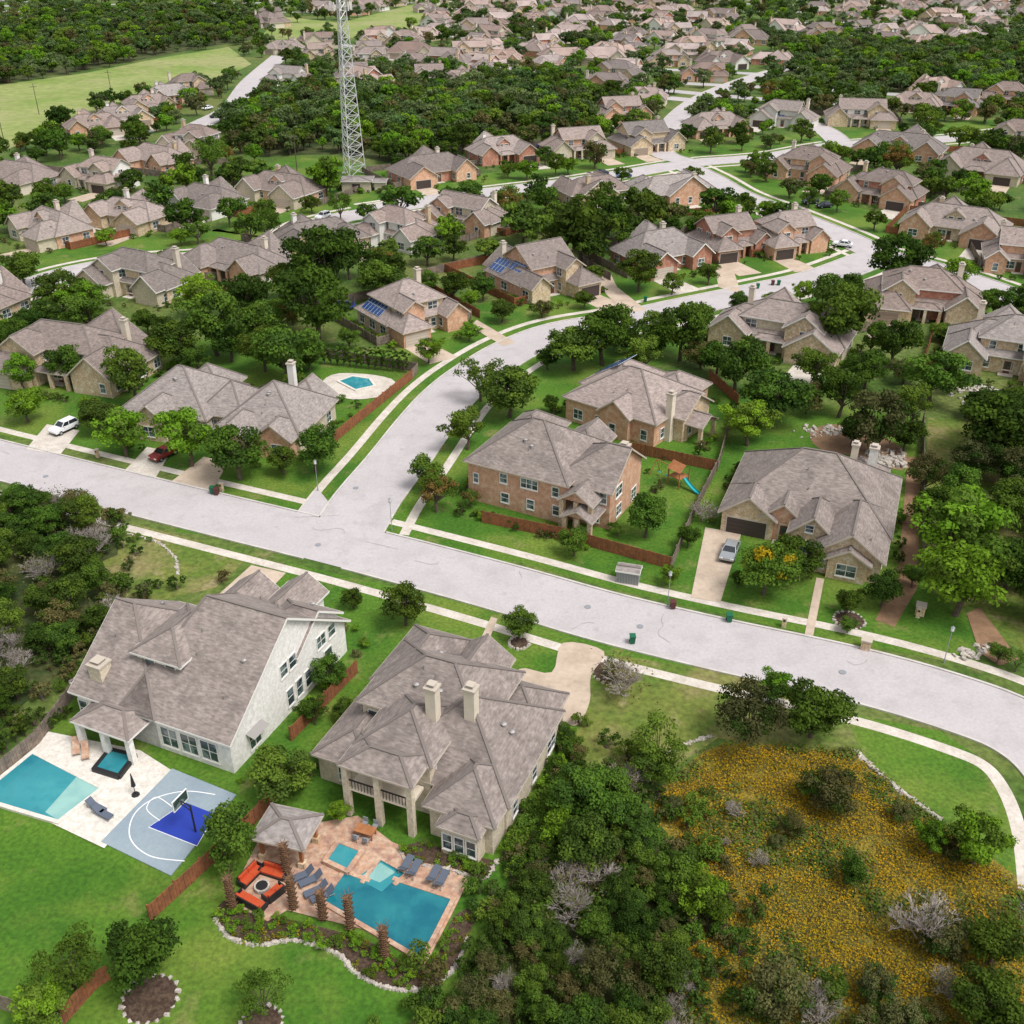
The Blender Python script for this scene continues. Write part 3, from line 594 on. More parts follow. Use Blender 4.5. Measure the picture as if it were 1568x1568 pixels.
T['mid']=[tree_mesh('oak_mid%d'%i,30+i,4,7.8,36,150,.42,'leaf_mid','leaf_dark') for i in range(3)]
T['bright']=[tree_mesh('elm%d'%i,40+i,4,8,36,150,.42,'leaf_bright','leaf_mid') for i in range(2)]
T['olive']=[tree_mesh('cedar%d'%i,50+i,4,6.8,34,150,.36,'leaf_olive','leaf_dark',low=.1) for i in range(2)]
T2['dark']=[tree_mesh('far_oak_dark%d'%i,120+i,4,7.4,30,52,.72,'leaf_dark','leaf_mid') for i in range(3)]
T2['mid']=[tree_mesh('far_oak_mid%d'%i,130+i,4,7.6,30,52,.72,'leaf_mid','leaf_dark') for i in range(3)]
T2['bright']=[tree_mesh('far_elm%d'%i,140+i,4,7.8,30,52,.72,'leaf_bright','leaf_mid') for i in range(2)]
T2['olive']=[tree_mesh('far_cedar%d'%i,150+i,4,6.8,30,52,.66,'leaf_olive','leaf_dark',low=.1) for i in range(2)]
T['yellow']=[tree_mesh('turning_oak',60,4,7.6,36,150,.42,'leaf_mid','leaf_yellow',mix=.35)]
T['orange']=[tree_mesh('rusty_oak',61,4,7.2,32,130,.4,'leaf_orange','leaf_mid')]
T['bare']=[bare_mesh('bare_shrub%d'%i,70+i,3.2,5.2) for i in range(2)]
T['sparse']=[tree_mesh('young_tree',63,4,7.5,24,90,.4,'leaf_mid',spread=1.1)]
T['cypress']=[tree_mesh('cypress_mesh',64,1.1,6,22,80,.3,'leaf_dark','leaf_mid',low=.05)]
NM={'dark':'oak_tree','mid':'oak_tree','bright':'elm_tree','olive':'cedar_tree','yellow':'autumn_oak_tree','orange':'rusty_oak_tree','bare':'bare_shrub','sparse':'young_tree','cypress':'cypress_tree'}
TREES=[]
def tree(x,y,rad_,kind,hs=None):
    s=rad_/(4 if kind!='bare' else 3.2); TREES.append((x,y,rad_))
    src=T2 if (y>215 and kind in T2) else T
    link(R.choice(src[kind]),NM[kind],(x,y,0),R.uniform(0,6.28),scale=(s,s*R.uniform(.88,1.12),s*(hs or R.uniform(.8,1.12))))
NT=[(185,655,80,'bright'),(145,630,62,'dark'),(285,665,88,'bright'),(360,685,90,'mid'),(480,680,78,'mid'),(432,700,50,'mid'),(270,515,78,'dark'),(325,490,90,'mid'),(500,400,100,'dark'),(480,460,110,'mid'),
(435,535,92,'mid'),(400,495,70,'mid'),(200,570,80,'mid'),(35,612,62,'bright'),(655,530,46,'bright'),(880,520,80,'dark'),(925,505,90,'mid'),(780,590,85,'dark'),(735,578,64,'sparse'),(715,655,62,'mid'),(650,722,58,'mid'),(668,750,66,'orange'),
(845,618,26,'dark'),(1150,640,76,'bright'),(1045,505,80,'mid'),(1075,530,60,'olive'),(1130,560,80,'dark'),(1190,600,95,'dark'),(1240,600,60,'olive'),(1350,630,110,'olive'),(1290,600,70,'mid'),(1285,485,95,'mid'),(1375,395,80,'dark'),(1435,565,90,'mid'),
(1540,640,120,'dark'),(1500,690,80,'olive'),(1560,700,90,'olive'),(1480,800,140,'bright'),(1480,875,130,'bright'),(1430,765,80,'mid'),(1540,760,90,'mid'),(1175,865,90,'yellow'),(1225,845,80,'mid'),(1355,900,60,'dark'),(1300,920,42,'mid'),(990,790,64,'mid'),(880,825,52,'mid'),
(1055,820,38,'mid'),(1080,780,50,'bare'),(1025,878,36,'bright'),(795,955,50,'mid'),(620,925,66,'mid'),(955,1035,80,'bare'),(940,1025,40,'sparse'),(1150,1085,105,'olive'),(1190,1050,60,'bright'),(1250,1080,105,'mid'),(1280,1195,95,'olive'),(1250,1205,50,'mid'),(1500,1285,92,'bright'),(1430,1285,56,'bright'),
(1530,1440,96,'mid'),(1420,1410,110,'bare'),(1440,1420,80,'olive'),(1080,1375,85,'bright'),(1040,1330,80,'mid'),(885,1215,100,'mid'),(860,1265,74,'bright'),(905,1295,90,'dark'),(830,1290,50,'mid'),(430,1175,100,'mid'),(345,1290,98,'mid'),(210,1455,120,'mid'),(100,1475,100,'sparse'),(60,1540,90,'bright'),(400,1525,80,'sparse'),
(1010,1140,90,'sparse'),(1000,1170,70,'mid'),(955,1190,60,'bare'),(1190,1500,110,'olive'),(1250,1540,90,'bare'),(1380,1550,90,'olive'),(1510,1530,110,'mid'),(860,1120,34,'dark'),(525,1085,44,'dark'),(505,1030,54,'mid'),(480,1090,44,'mid'),(540,915,34,'mid'),(885,1150,36,'olive'),
(1560,1010,40,'sparse'),(1530,1000,34,'mid'),(520,1240,40,'bright'),(100,555,60,'mid'),(30,570,50,'bright'),(600,400,50,'dark'),(570,410,50,'dark'),(740,440,36,'dark'),(690,430,30,'mid'),(1400,880,40,'mid'),(1300,955,30,'mid'),(830,465,36,'olive'),(1085,415,36,'mid'),(1030,430,36,'mid'),(890,345,90,'dark'),(800,330,70,'dark'),(990,320,70,'mid'),(500,270,55,'bright'),(905,375,60,'dark'),
(720,760,30,'orange'),(1130,885,30,'mid'),(1420,720,60,'olive'),(1470,740,60,'mid'),(350,520,60,'dark'),(300,545,50,'mid'),(460,585,56,'mid'),(1330,560,60,'mid'),(1400,620,60,'mid'),(1250,560,60,'mid'),(1000,500,50,'mid'),(1390,560,50,'olive'),(90,440,70,'dark'),(30,405,60,'mid'),(130,470,70,'mid'),(840,350,60,'mid'),(930,330,60,'dark'),(1100,300,60,'mid'),(980,300,50,'mid'),(950,345,60,'mid'),(690,300,50,'mid'),(610,300,60,'mid'),(380,350,50,'mid'),(410,345,44,'sparse'),(300,350,40,'mid'),(240,300,50,'dark'),(170,300,40,'dark'),(320,240,50,'sparse'),(520,315,40,'sparse'),
(1460,830,70,'mid'),(1550,860,80,'dark'),(1310,650,60,'dark'),(1390,660,56,'dark'),(1100,545,56,'mid')]
for px,py,d,k in NT:
    t=(HC)/(ST-((784-py)/FL)*CT); r_=d*t/FL/2*1.06
    zc=r_*(1.1 if k!='bare' else .8)
    x,y=P(px,py,zc); tree(x,y,r_,k)
for k in range(14): x,y=P(498+k*9.5,558+k*1.0); tree(x,y,3.2,'cypress',1)
for px,py in((5,1140),(12,1133),(25,1122),(40,1112)): x,y=P(px,py+15);tree(x,y,2.6,'cypress',1)
def fillpoly(pl,n,kinds,r0,r1,sep=.9,free=None):
    xs=[p[0] for p in pl];ys=[p[1] for p in pl];c=0;loc=[]
    for _ in range(n*14):
        if c>=n: break
        x,y=R.uniform(min(xs),max(xs)),R.uniform(min(ys),max(ys)); rr=R.uniform(r0,r1)
        if not inpoly(x,y,pl) or y<28 or onroad(x,y,rr) or inhouse(x,y,rr*.8): continue
        if any(math.hypot(x-a,y-b)<sep*(rr+q)*.62 for a,b,q in loc): continue
        loc.append((x,y,rr)); tree(x,y,rr,R.choice(kinds)); c+=1
fillpoly(W_LEFT,95,['dark','olive','mid','dark','bare','mid','dark'],1.6,3.1)
fillpoly(W_BOT,180,['dark','olive','dark','mid','olive','bare','mid','dark'],1.1,2.5)
fillpoly(W_R2,60,['dark','olive','mid','dark'],2.5,4.6)
fillpoly(MEADOW,16,['olive','bare','mid'],.6,1.5)
fillpoly(PP([(1140,1510),(1568,1510),(1568,1700),(1100,1700)]),18,['olive','bare','mid','dark','olive'],1.0,1.9)
nmid=0
TC=defaultdict(list)
for a,b,q in TREES: TC[(int(a//12),int(b//12))].append((a,b,q))
def neart(x,y,rr,k):
    i,j=int(x//12),int(y//12)
    return any(math.hypot(x-a,y-b)<(rr+q)*k for u in(-1,0,1) for v in(-1,0,1) for a,b,q in TC[(i+u,j+v)])
for _ in range(16000):
    if nmid>650: break
    y=R.uniform(158,470); x=R.uniform(-.58*y-20,.58*y+30)
    rr=R.choice([R.uniform(1.8,3.2),R.uniform(3.0,5.2)])
    if y<165 and -60<x<50: continue
    if onroad(x,y,rr*.6+2) or inhouse(x,y,rr*.75) or any(inpoly(x,y,v) for v in(FIELD,TOWERY,W_TW,W_R2)) or any(inpoly(x,y,k) for k in KEEP): continue
    if (inhouse(x,y+7,0) or inhouse(x,y+12,0)) and R.random()<.75: continue
    if neart(x,y,rr,.6): continue
    if noise.noise((x*.02,y*.02,7))<-.05 and R.random()<.55: continue
    tree(x,y,rr,R.choice(['dark','mid','mid','dark','mid','bright','olive','mid','dark','orange' if R.random()<.4 else 'bright'])); TC[(int(x//12),int(y//12))].append((x,y,rr)); nmid+=1
# ---------------------------------------------------------------- instanced masses
def coll(name,meshes):
    c=bpy.data.collections.new(name)
    for i,m in enumerate(meshes):
        o=bpy.data.objects.new('%s_part_%02d'%(name,i),m); c.objects.link(o)
    return c
def scatter(name,pts,c):
    me=bpy.data.meshes.new(name); me.from_pydata([p[:3] for p in pts],[],[])
    for nm,k,t in(('scl',3,'FLOAT'),('rot',4,'FLOAT'),('idx',5,'INT')):
        a=me.attributes.new(nm,t,'POINT'); a.data.foreach_set('value',[p[k] for p in pts])
    o=link(me,name); ng=bpy.data.node_groups.new(name,'GeometryNodeTree')
    ng.interface.new_socket('Geometry',in_out='INPUT',socket_type='NodeSocketGeometry'); ng.interface.new_socket('Geometry',in_out='OUTPUT',socket_type='NodeSocketGeometry')
    N=ng.nodes;L=ng.links; gi=N.new('NodeGroupInput');go=N.new('NodeGroupOutput');ci=N.new('GeometryNodeCollectionInfo');ip=N.new('GeometryNodeInstanceOnPoints')
    ci.inputs['Collection'].default_value=c; ci.inputs['Separate Children'].default_value=True; ci.inputs['Reset Children'].default_value=True
    def na(nm,t):
        n=N.new('GeometryNodeInputNamedAttribute'); n.data_type=t; n.inputs['Name'].default_value=nm; return n.outputs['Attribute']
    cx=N.new('ShaderNodeCombineXYZ'); L.new(na('rot','FLOAT'),cx.inputs[2])
    L.new(gi.outputs[0],ip.inputs['Points']);L.new(ci.outputs[0],ip.inputs['Instance']);ip.inputs['Pick Instance'].default_value=True
    L.new(na('idx','INT'),ip.inputs['Instance Index']);L.new(cx.outputs[0],ip.inputs['Rotation']);L.new(na('scl','FLOAT'),ip.inputs['Scale']);L.new(ip.outputs[0],go.inputs[0])
    md=o.modifiers.new('scatter','NODES'); md.node_group=ng; return o
fart=[tree_mesh('far_tree%d'%i,80+i,4,7.2,20,42,.85,['far_leaf_hazed','far_leaf_hazed','leaf_dark','leaf_mid','leaf_olive','leaf_bright'][i]) for i in range(6)]
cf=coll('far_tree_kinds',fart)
pts=[]
for w,n in((W_TL,1300),(W_TW,650),(W_R,800)):
    xs=[p[0] for p in w];ys=[p[1] for p in w]; c=0
    for _ in range(n*20):
        if c>=n: break
        x,y=R.uniform(min(xs),max(xs)),R.uniform(min(ys),min(max(ys),1700))
        if abs(x)>.6*y+80 or not inpoly(x,y,w) or onroad(x,y,4) or inhouse(x,y,2): continue
        pts.append((x,y,0,R.uniform(.5,1.3),R.uniform(0,6.28),R.choice([0,1,2,3,3,4,0,5]))); c+=1
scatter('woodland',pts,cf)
pts=[]
cell={}
for hx,hy in FH: cell.setdefault((int(hx//30),int(hy//30)),[]).append((hx,hy))
def nearfh(x,y,d):
    i,j=int(x//30),int(y//30)
    return any(math.hypot(x-a,y-b)<d for u in(-1,0,1) for v in(-1,0,1) for a,b in cell.get((i+u,j+v),()))
for _ in range(11000):
    y=400+1350*R.random()**1.2; x=R.uniform(-.6*y-40,.6*y+40)
    if inpoly(x,y,FIELD) or (inpoly(x,y,FIELD2) and R.random()<.93) or nearfh(x,y,9.5) or nearfh(x,y+9,7): continue
    if y<640 and (onroad(x,y,2.5) or inhouse(x,y,3) or (inhouse(x,y+9,0) and R.random()<.8)): continue
    pts.append((x,y,0,R.uniform(.45,1.2),R.uniform(0,6.28),R.choice([0,1,0,1,2,3,4,5,3])))
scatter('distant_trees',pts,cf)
def tuft(name,seed,mats,n=40,rr=.7,h=.5,s=.13):
    r=random.Random(seed); mb=MB()
    for i in range(n):
        p=Vector((r.gauss(0,rr*.5),r.gauss(0,rr*.5),r.uniform(.05,h))); a=Vector((r.uniform(-1,1),r.uniform(-1,1),r.uniform(-.3,.3))).normalized(); b=a.cross(Vector((r.uniform(-.5,.5),r.uniform(-.5,.5),1))).normalized(); q=s*r.uniform(.6,1.3)
        mb.poly([p-a*q,p-b*q,p+a*q,p+b*q],r.choice(mats))
    me=mb.mesh(name); at=me.attributes.new('var','FLOAT','FACE'); at.data.foreach_set('value',[r.random() for _ in mb.f]); return me
cw=coll('wildflower_kinds',[tuft('fl0',1,['flower','flower','leaf_olive'],50,1.0,.35,.075),tuft('fl1',2,['flower','leaf_olive'],50,1.0,.35,.075),tuft('fl2',3,['leaf_mid','leaf_olive','flower'],46,.9,.4,.09),tuft('fl3',4,['leaf_orange','flower','leaf_olive'],50,1.0,.35,.075),tuft('fl4',5,['leaf_olive','leaf_mid'],46,.8,.45,.1)])
pts=[]
for _ in range(12000):
    x,y=R.uniform(6,75),R.uniform(28,78)
    if inpoly(x,y,MEADOW):
        g=noise.noise((x*.12,y*.12,3))+.5*noise.noise((x*.35,y*.35,9))
        k=R.choice([0,1,1,3]) if g>-.15 else R.choice([2,4,4,1])
        pts.append((x,y,0,R.uniform(.5,1.2),R.uniform(0,6),k))
scatter('wildflowers',pts,cw)
# ---------------------------------------------------------------- lattice tower
mb=MB(); tx,ty=P(541,268); Ht=50
def legp(k,z):
    w=2.7*(1-z/Ht)+1.15; a=2*math.pi*k/3+.4; return Vector((w*math.cos(a),w*math.sin(a),z))
nz=20; zs=[Ht*(1-(1-i/nz)**1.15) for i in range(nz+1)]
for i in range(nz):
    for k in range(3):
        mb.tube(legp(k,zs[i]),legp(k,zs[i+1]),.16,.15,5,'steel'); mb.tube(legp(k,zs[i]),legp(k+1,zs[i+1]),.09,.09,4,'steel',False); mb.tube(legp(k+1,zs[i]),legp(k,zs[i+1]),.09,.09,4,'steel',False); mb.tube(legp(k,zs[i+1]),legp(k+1,zs[i+1]),.09,.09,4,'steel',False)
mb.tube((0,0,0),(0,0,Ht),.12,.12,5,'grey')
for z in(45.5,48.5):
    for k in range(9):
        a=2*math.pi*k/9; mb.box(-.15,.15,-.12,.12,-1.1,1.1,'trim_white',Matrix.Translation((3*math.cos(a),3*math.sin(a),z))@Matrix.Rotation(a,4,'Z'))
        b=2*math.pi*(k+1)/9; mb.tube((2.8*math.cos(a),2.8*math.sin(a),z),(2.8*math.cos(b),2.8*math.sin(b),z),.06,.06,4,'steel')
        if k%3==0: mb.tube((0,0,z),(2.8*math.cos(a),2.8*math.sin(a),z),.08,.08,4,'steel')
for k in range(3): mb.box(-.6,.6,-.6,.6,0,.3,'kerb',Matrix.Translation(legp(k,0)))
mb.obj('lattice_tower',(tx,ty,0))
h=House('stone_cream','roof_c','trim_white',8,77); h.block(-4,4,-3,3,3,'x','hh',win=False); h.garage(0,-3,'-y',2.2,2.2,'garage_dark'); h.block(5,8,-2,2,2.6,'x','gg',win=False); x,y=P(548,290); h.place('equipment_building',x,y,0)
# ---------------------------------------------------------------- fences
def fence(pl,m='fence',ht=1.8,world=False,name='wooden_fence'):
    if not world: pl=PP(pl)
    mb=MB()
    for (ax,ay),(bx,by) in zip(pl[:-1],pl[1:]):
        L=math.hypot(bx-ax,by-ay);n=max(1,int(L/2.4)); a=math.atan2(by-ay,bx-ax)
        for i in range(n):
            M=Matrix.Translation((ax+(bx-ax)*i/n,ay+(by-ay)*i/n,0))@Matrix.Rotation(a,4,'Z'); l=L/n
            nb=int(l/.3) or 1
            for j in range(nb): mb.box(l*j/nb+.01,l*(j+1)/nb-.01,-.02-.015*(j%2),.02,0.03,ht-.02*(j%3),m,M)
            mb.box(-.07,.07,.025,.15,0,ht+.08,m,M); mb.box(.07,l-.07,.022,.07,ht-.35,ht-.25,m,M); mb.box(.07,l-.07,.022,.07,.3,.4,m,M)
    mb.obj(name)
fence([(738,800),(865,827),(1028,872)]);fence([(1028,872),(1062,790),(1100,715)],'fence_old');fence([(960,692),(1098,722)])
fence([(512,678),(632,580)]);fence([(632,580),(640,570),(500,548)],'fence_old');fence([(447,1135),(548,1030)]);fence([(0,1190),(60,1140),(118,1062)],'fence_old');fence([(232,1410),(310,1338),(402,1250),(440,1200)])
fence([(1412,645),(1412,870)],'fence_old');fence([(645,425),(745,400)],'fence_old');fence([(650,440),(735,488)]);fence([(1085,580),(1130,620)]);fence([(0,1545),(100,1575)],'fence_old');fence([(100,1568),(150,1512),(170,1500)])
fence([(1120,640),(1098,722)],'fence_old');fence([(885,400),(935,430)],'fence_old')
for i,(hx,hy,a,x0,x1,y0,y1) in enumerate(HB[6:56]):
    if i in(0,): continue
    c_,s_=math.cos(a),math.sin(a); f=lambda u,v:(hx+u*c_-v*s_,hy+u*s_+v*c_)
    q=[f(x0-.3,y0+4),f(x0-3,y0+4),f(x0-3,y1+9),f(x1+3,y1+9),f(x1+3,y0+6),f(x1+.3,y0+6)]
    if any(onroad(*p,3) for p in q) : 
        q=[p for p in q if not onroad(*p,3)]
        if len(q)<4: continue
        q=q[:3]
    if hy<450: fence(q,R.choice(['fence','fence_old','fence_old']),world=True)
# ---------------------------------------------------------------- left garden: pool, court
paved('pool_deck',[(-40,1205),(68,1120),(215,1150),(262,1180),(160,1300)],'pale_deck',.1)
def pool(px,m,z=.2,cop='pale_deck',name='swimming_pool',parts=()):
    e=bpy.data.objects.new(name,None); COL.objects.link(e)
    w=PP(px); KEEP.append(w); mb=MB(); mb.poly([(x,y,z) for x,y in w],m); mb.obj('water',parent=e)
    mb=MB(); ar=sum(w[i-1][0]*w[i][1]-w[i][0]*w[i-1][1] for i in range(len(w)))
    sgn=-1 if ar>0 else 1
    for i in range(len(w)):
        a=Vector((*w[i-1],z));b=Vector((*w[i],z)); d=(b-a).normalized(); nrm=Vector((-d.y,d.x,0))*sgn
        mb.add([p+Vector((0,0,zz)) for zz in(-z,.06+.002*i) for p in(a-d*.3*1,b+d*.3*1,b+d*.3+nrm*.4,a-d*.3+nrm*.4)],[(4,5,6,7),(0,1,5,4),(1,2,6,5),(2,3,7,6),(3,0,4,7)],cop)
    mb.obj('coping',parent=e)
    for k,(q,mm) in enumerate(parts):
        mb=MB(); mb.poly([(x,y,z+.008*(k+1)) for x,y in PP(q)],mm); mb.obj('shallow_ledge',parent=e)
pool([(-30,1222),(50,1157),(152,1210),(90,1258)],'pool_mid',parts=[([(118,1192),(152,1210),(90,1258),(70,1246)],'pool_shallow')])
pool([(150,1180),(170,1155),(203,1163),(182,1190)],'pool_mid',z=.45,cop='dark',name='spa')
paved('basketball_court',[(264,1178),(362,1218),(262,1342),(155,1290)],'court',.115,thick=.1)
sheet('court_key',PP([(284,1230),(330,1248),(302,1297),(228,1268)]),.12,'court_blue')
mb=MB()
ribbon(mb,smooth(PP([(283,1320),(230,1312),(200,1285),(205,1250),(235,1225),(283,1213),(330,1218)]),8),-.05,.05,.124,'white_paint')
ribbon(mb,PP([(284,1230),(228,1268),(302,1297),(330,1248)]),-.04,.04,.128,'white_paint')
ribbon(mb,smooth(PP([(245,1258),(225,1240),(240,1222),(268,1240)]),5),-.04,.04,.132,'white_paint'); mb.obj('court_markings')
mb=MB(); mb.tube((0,0,0),(0,0,3.2),.09,.08,8,'dark'); mb.tube((0,0,3.1),(-1.0,0,3.3),.07,.06,6,'dark'); mb.tube((0,0,2.5),(-1.0,0,3.0),.05,.05,6,'dark'); mb.box(-1.06,-1.0,-.9,.9,2.8,3.9,'glass')
for a,b,c,d in((-.92,.92,2.75,2.82),(-.92,.92,3.88,3.95),(-.95,-.88,2.8,3.9),(.88,.95,2.8,3.9)): mb.box(-1.08,-.98,a,b,c,d,'white_paint')
for k in range(12):
    a,b=2*math.pi*k/12,2*math.pi*(k+1)/12; mb.tube((-1.35+.23*math.cos(a),.23*math.sin(a),3.05),(-1.35+.23*math.cos(b),.23*math.sin(b),3.05),.02,.02,4,'red_cushion')
    mb.tube((-1.35+.23*math.cos(a),.23*math.sin(a),3.05),(-1.35+.14*math.cos(b),.14*math.sin(b),2.65),.01,.01,3,'white_paint')
x,y=P(300,1275); mb.obj('basketball_hoop',(x,y,.1),rad(-24))
def lounger(px,py,yaw,m='cushion_grey'):
    mb=MB(); M=Matrix.Translation((0,.35,.34))@Matrix.Rotation(rad(40),4,'X')
    mb.box(-.33,.33,-1.1,.35,.3,.4,m); mb.box(-.33,.33,0,.75,0,.09,m,M)
    for a in(-.3,.3):
        for b in(-1.0,.3,.8): mb.tube((a,b,0),(a,b,.3),.03,.03,5,'grey')
        mb.tube((a,-1.1,.29),(a,.9,.29),.025,.025,5,'grey')
    x,y=P(px,py); mb.obj('sun_lounger',(x,y,.11),rad(yaw))
lounger(148,1240,60);lounger(158,1250,60);lounger(118,1148,20,'terracotta');lounger(132,1155,20,'terracotta')
for p in((465,1345,-60),(478,1352,-60),(486,1368,-60),(496,1376,-60),(622,1330,160),(634,1337,160),(664,1346,160),(676,1353,160)): lounger(*p)
mb=MB(); mb.tube((0,0,0),(0,0,2.6),.04,.03,6,'dark'); mb.tube((0,0,1.1),(0,0,2.5),.22,.05,8,'dark'); mb.tube((0,0,0),(0,0,.15),.4,.3,8,'dark'); x,y=P(208,1218); mb.obj('closed_parasol',(x,y,.1))
# ---------------------------------------------------------------- stone-house garden
paved('patio',[(365,1390),(372,1335),(395,1290),(480,1262),(548,1250),(600,1290),(722,1340),(690,1405),(652,1478),(560,1425),(440,1395),(410,1412)],'terracotta',.1)
pool([(498,1382),(528,1340),(560,1352),(583,1320),(620,1340),(605,1352),(690,1380),(645,1468)],'pool_deep',cop='terracotta',parts=[([(545,1347),(583,1322),(615,1340),(585,1368)],'pool_mid'),([(555,1343),(583,1324),(606,1338),(582,1354)],'pool_shallow')])
pool([(503,1322),(520,1298),(550,1310),(532,1336)],'pool_mid',z=.5,cop='terracotta',name='spa')
BED=PP([(328,1402),(352,1378),(400,1405),(440,1408),(560,1440),(650,1486),(695,1405),(728,1395),(715,1440),(690,1490),(640,1515),(590,1512),(545,1490),(515,1460),(450,1440),(400,1447),(350,1435)])
bs=smooth(BED,5,True); KEEP.append(bs); sheet('planting_bed',bs,.05,'mulch')
BED2=PP([(612,1300),(640,1290),(700,1305),(760,1320),(740,1345),(690,1330),(625,1318)]); sheet('planting_bed',BED2,.105,'mulch')
mb=MB(); edge=smooth(PP([(328,1402),(350,1435),(400,1447),(450,1440),(515,1460),(545,1490),(590,1512),(640,1515),(690,1490),(715,1440)]),14)
def rocks(mb,pl,s,step=1,jit=.1,z=0):
    for p in pl[::step]:
        a=R.uniform(0,6); q=s*R.uniform(.7,1.3); vs=[]
        for (i,j,k) in((-1,-1,0),(1,-1,0),(1,1,0),(-1,1,0),(-.7,-.6,1),(.7,-.7,.9),(.6,.7,1),(-.7,.7,.8)):
            X,Y=i*q*R.uniform(.8,1.1),j*q*.7*R.uniform(.8,1.1); vs.append((p[0]+X*math.cos(a)-Y*math.sin(a)+R.gauss(0,jit),p[1]+X*math.sin(a)+Y*math.cos(a)+R.gauss(0,jit),z+k*q*.9))
        mb.add(vs,[(4,5,6,7),(0,1,5,4),(1,2,6,5),(2,3,7,6),(3,0,4,7)],'rock')
rocks(mb,edge,.2,jit=.03); rocks(mb,smooth(PP([(612,1300),(625,1320),(690,1333),(740,1347),(760,1320)]),12),.14,z=.1); mb.obj('stone_edging')
mb=MB(); rocks(mb,smooth(PP([(1310,1150),(1340,1180),(1390,1220),(1440,1255)]),26),.2,jit=.12); rocks(mb,smooth(PP([(195,818),(240,830),(268,855),(272,880)]),14),.17)
rocks(mb,smooth(PP([(1010,1160),(1050,1140),(1090,1128)]),20),.17); mb.obj('dry_stone_edging')
mb=MB()
for _ in range(110):
    x,y=P(R.uniform(1320,1385),R.uniform(690,715)); rocks(mb,[(x,y)],R.uniform(.2,.5))
for _ in range(60):
    x,y=P(1275+R.gauss(0,25),660+R.gauss(0,5)); rocks(mb,[(x,y)],R.uniform(.2,.5))
for _ in range(50): x,y=P(1500+R.gauss(0,20),600+R.gauss(0,6)); rocks(mb,[(x,y)],.4)
for _ in range(25): x,y=P(1485+R.gauss(0,10),1000+R.gauss(0,5)); rocks(mb,[(x,y)],.35)
mb.obj('landscape_rocks')
for q in ([(1240,665),(1270,650),(1330,660),(1385,690),(1380,720),(1320,700),(1260,690)],): sheet('garden_bed',smooth(PP(q),4,True),.037,'dirt')
def ring(px,py,r,m='rock'):
    x,y=P(px,py); mb=MB(); rocks(mb,[(x+r*math.cos(t*.35),y+r*math.sin(t*.35)) for t in range(18)],.2,jit=.04); mb.obj('tree_ring'); sheet('mulch_bed',[(x+r*math.cos(t*.35),y+r*math.sin(t*.35)) for t in range(18)],.04,'mulch')
ring(795,985,1.1);ring(1300,950,1.7);ring(230,1530,2.0);ring(935,1030,1.9);ring(400,1568,1.5)
sh=[tree_mesh('shrub%d'%i,90+i,1,1.3,10,40,.2,['leaf_mid','leaf_dark','leaf_bright','leaf_olive'][i],low=.1) for i in range(4)]
cs=coll('shrub_kinds',sh); pts=[]
for hx,hy,a,x0,x1,y0,y1 in HB:
    if hy>420: continue
    c_,s_=math.cos(a),math.sin(a)
    for _ in range(46 if hy<230 else 26):
        e=R.choice('xXyY'); u=R.uniform(x0,x1);v=R.uniform(y0,y1)
        if e=='x':u=x0-R.uniform(.8,2)
        if e=='X':u=x1+R.uniform(.8,2)
        if e=='y':v=y0-R.uniform(.8,2)
        if e=='Y':v=y1+R.uniform(.8,2)
        x,y=hx+u*c_-v*s_,hy+u*s_+v*c_
        if onroad(x,y,1.5) or any(inpoly(x,y,k) for k in KEEP): continue
        pts.append((x,y,0,R.uniform(.45,1.2),R.uniform(0,6),R.choice([0,1,2,0,1,3])))
for _ in range(600):
    w=R.choice([W_LEFT,W_BOT,W_BOT]); q=R.choice(w); x,y=q[0]+R.gauss(0,3),q[1]+R.gauss(0,3)
    if not onroad(x,y,2) and not inhouse(x,y,2) and not any(inpoly(x,y,k) for k in KEEP): pts.append((x,y,0,R.uniform(.5,1.6),R.uniform(0,6),R.choice([0,1,1,3])))
for _ in range(200):
    x,y=P(R.uniform(775,880),R.uniform(1120,1340))
    if not inhouse(x,y,.6) and not any(inpoly(x,y,k) for k in KEEP): pts.append((x,y,0,R.uniform(.5,1.3),R.uniform(0,6),R.choice([0,1,2,3])))
scatter('garden_shrubs',pts,cs)
cb=coll('bed_plant_kinds',[tuft('bp0',5,['leaf_mid','leaf_bright'],60,.5,.5,.1),tuft('bp1',6,['leaf_yellow','leaf_mid','leaf_mid'],50,.4,.4,.08),tuft('bp2',7,['leaf_orange','leaf_mid'],50,.4,.4,.09),sh[0],sh[2]])
pts=[]
for pl,n in((bs,170),(BED2,50)):
    xs=[p[0] for p in pl];ys=[p[1] for p in pl];c=0
    while c<n:
        x,y=R.uniform(min(xs),max(xs)),R.uniform(min(ys),max(ys))
        if inpoly(x,y,pl): pts.append((x,y,.05,R.uniform(.3,.75),R.uniform(0,6),R.choice([0,0,1,1,2,3,4]))); c+=1
scatter('bed_plants',pts,cb)
for px,py in((357,1392),(450,1392),(495,1408),(537,1424),(590,1468),(440,1340)):
    x,y=P(px,py); mb=MB(); hh=R.uniform(3,3.8)
    for k in range(14):
        z=hh*k/14; mb.tube((0,0,z),(0,0,z+hh/14+.1),.22,.33,9,'palm_bark')
        for j in range(7):
            a=j*.9+k*.5; mb.tube((.25*math.cos(a),.25*math.sin(a),z),(.5*math.cos(a),.5*math.sin(a),z+.35),.06,.02,3,'palm_bark')
    for j in range(9):
        a=j*.7; mb.tube((0,0,hh),(.6*math.cos(a),.6*math.sin(a),hh+R.uniform(.2,.6)),.05,.02,4,'palm_bark')
    mb.obj('pruned_palm_trunk',(x,y,.05))
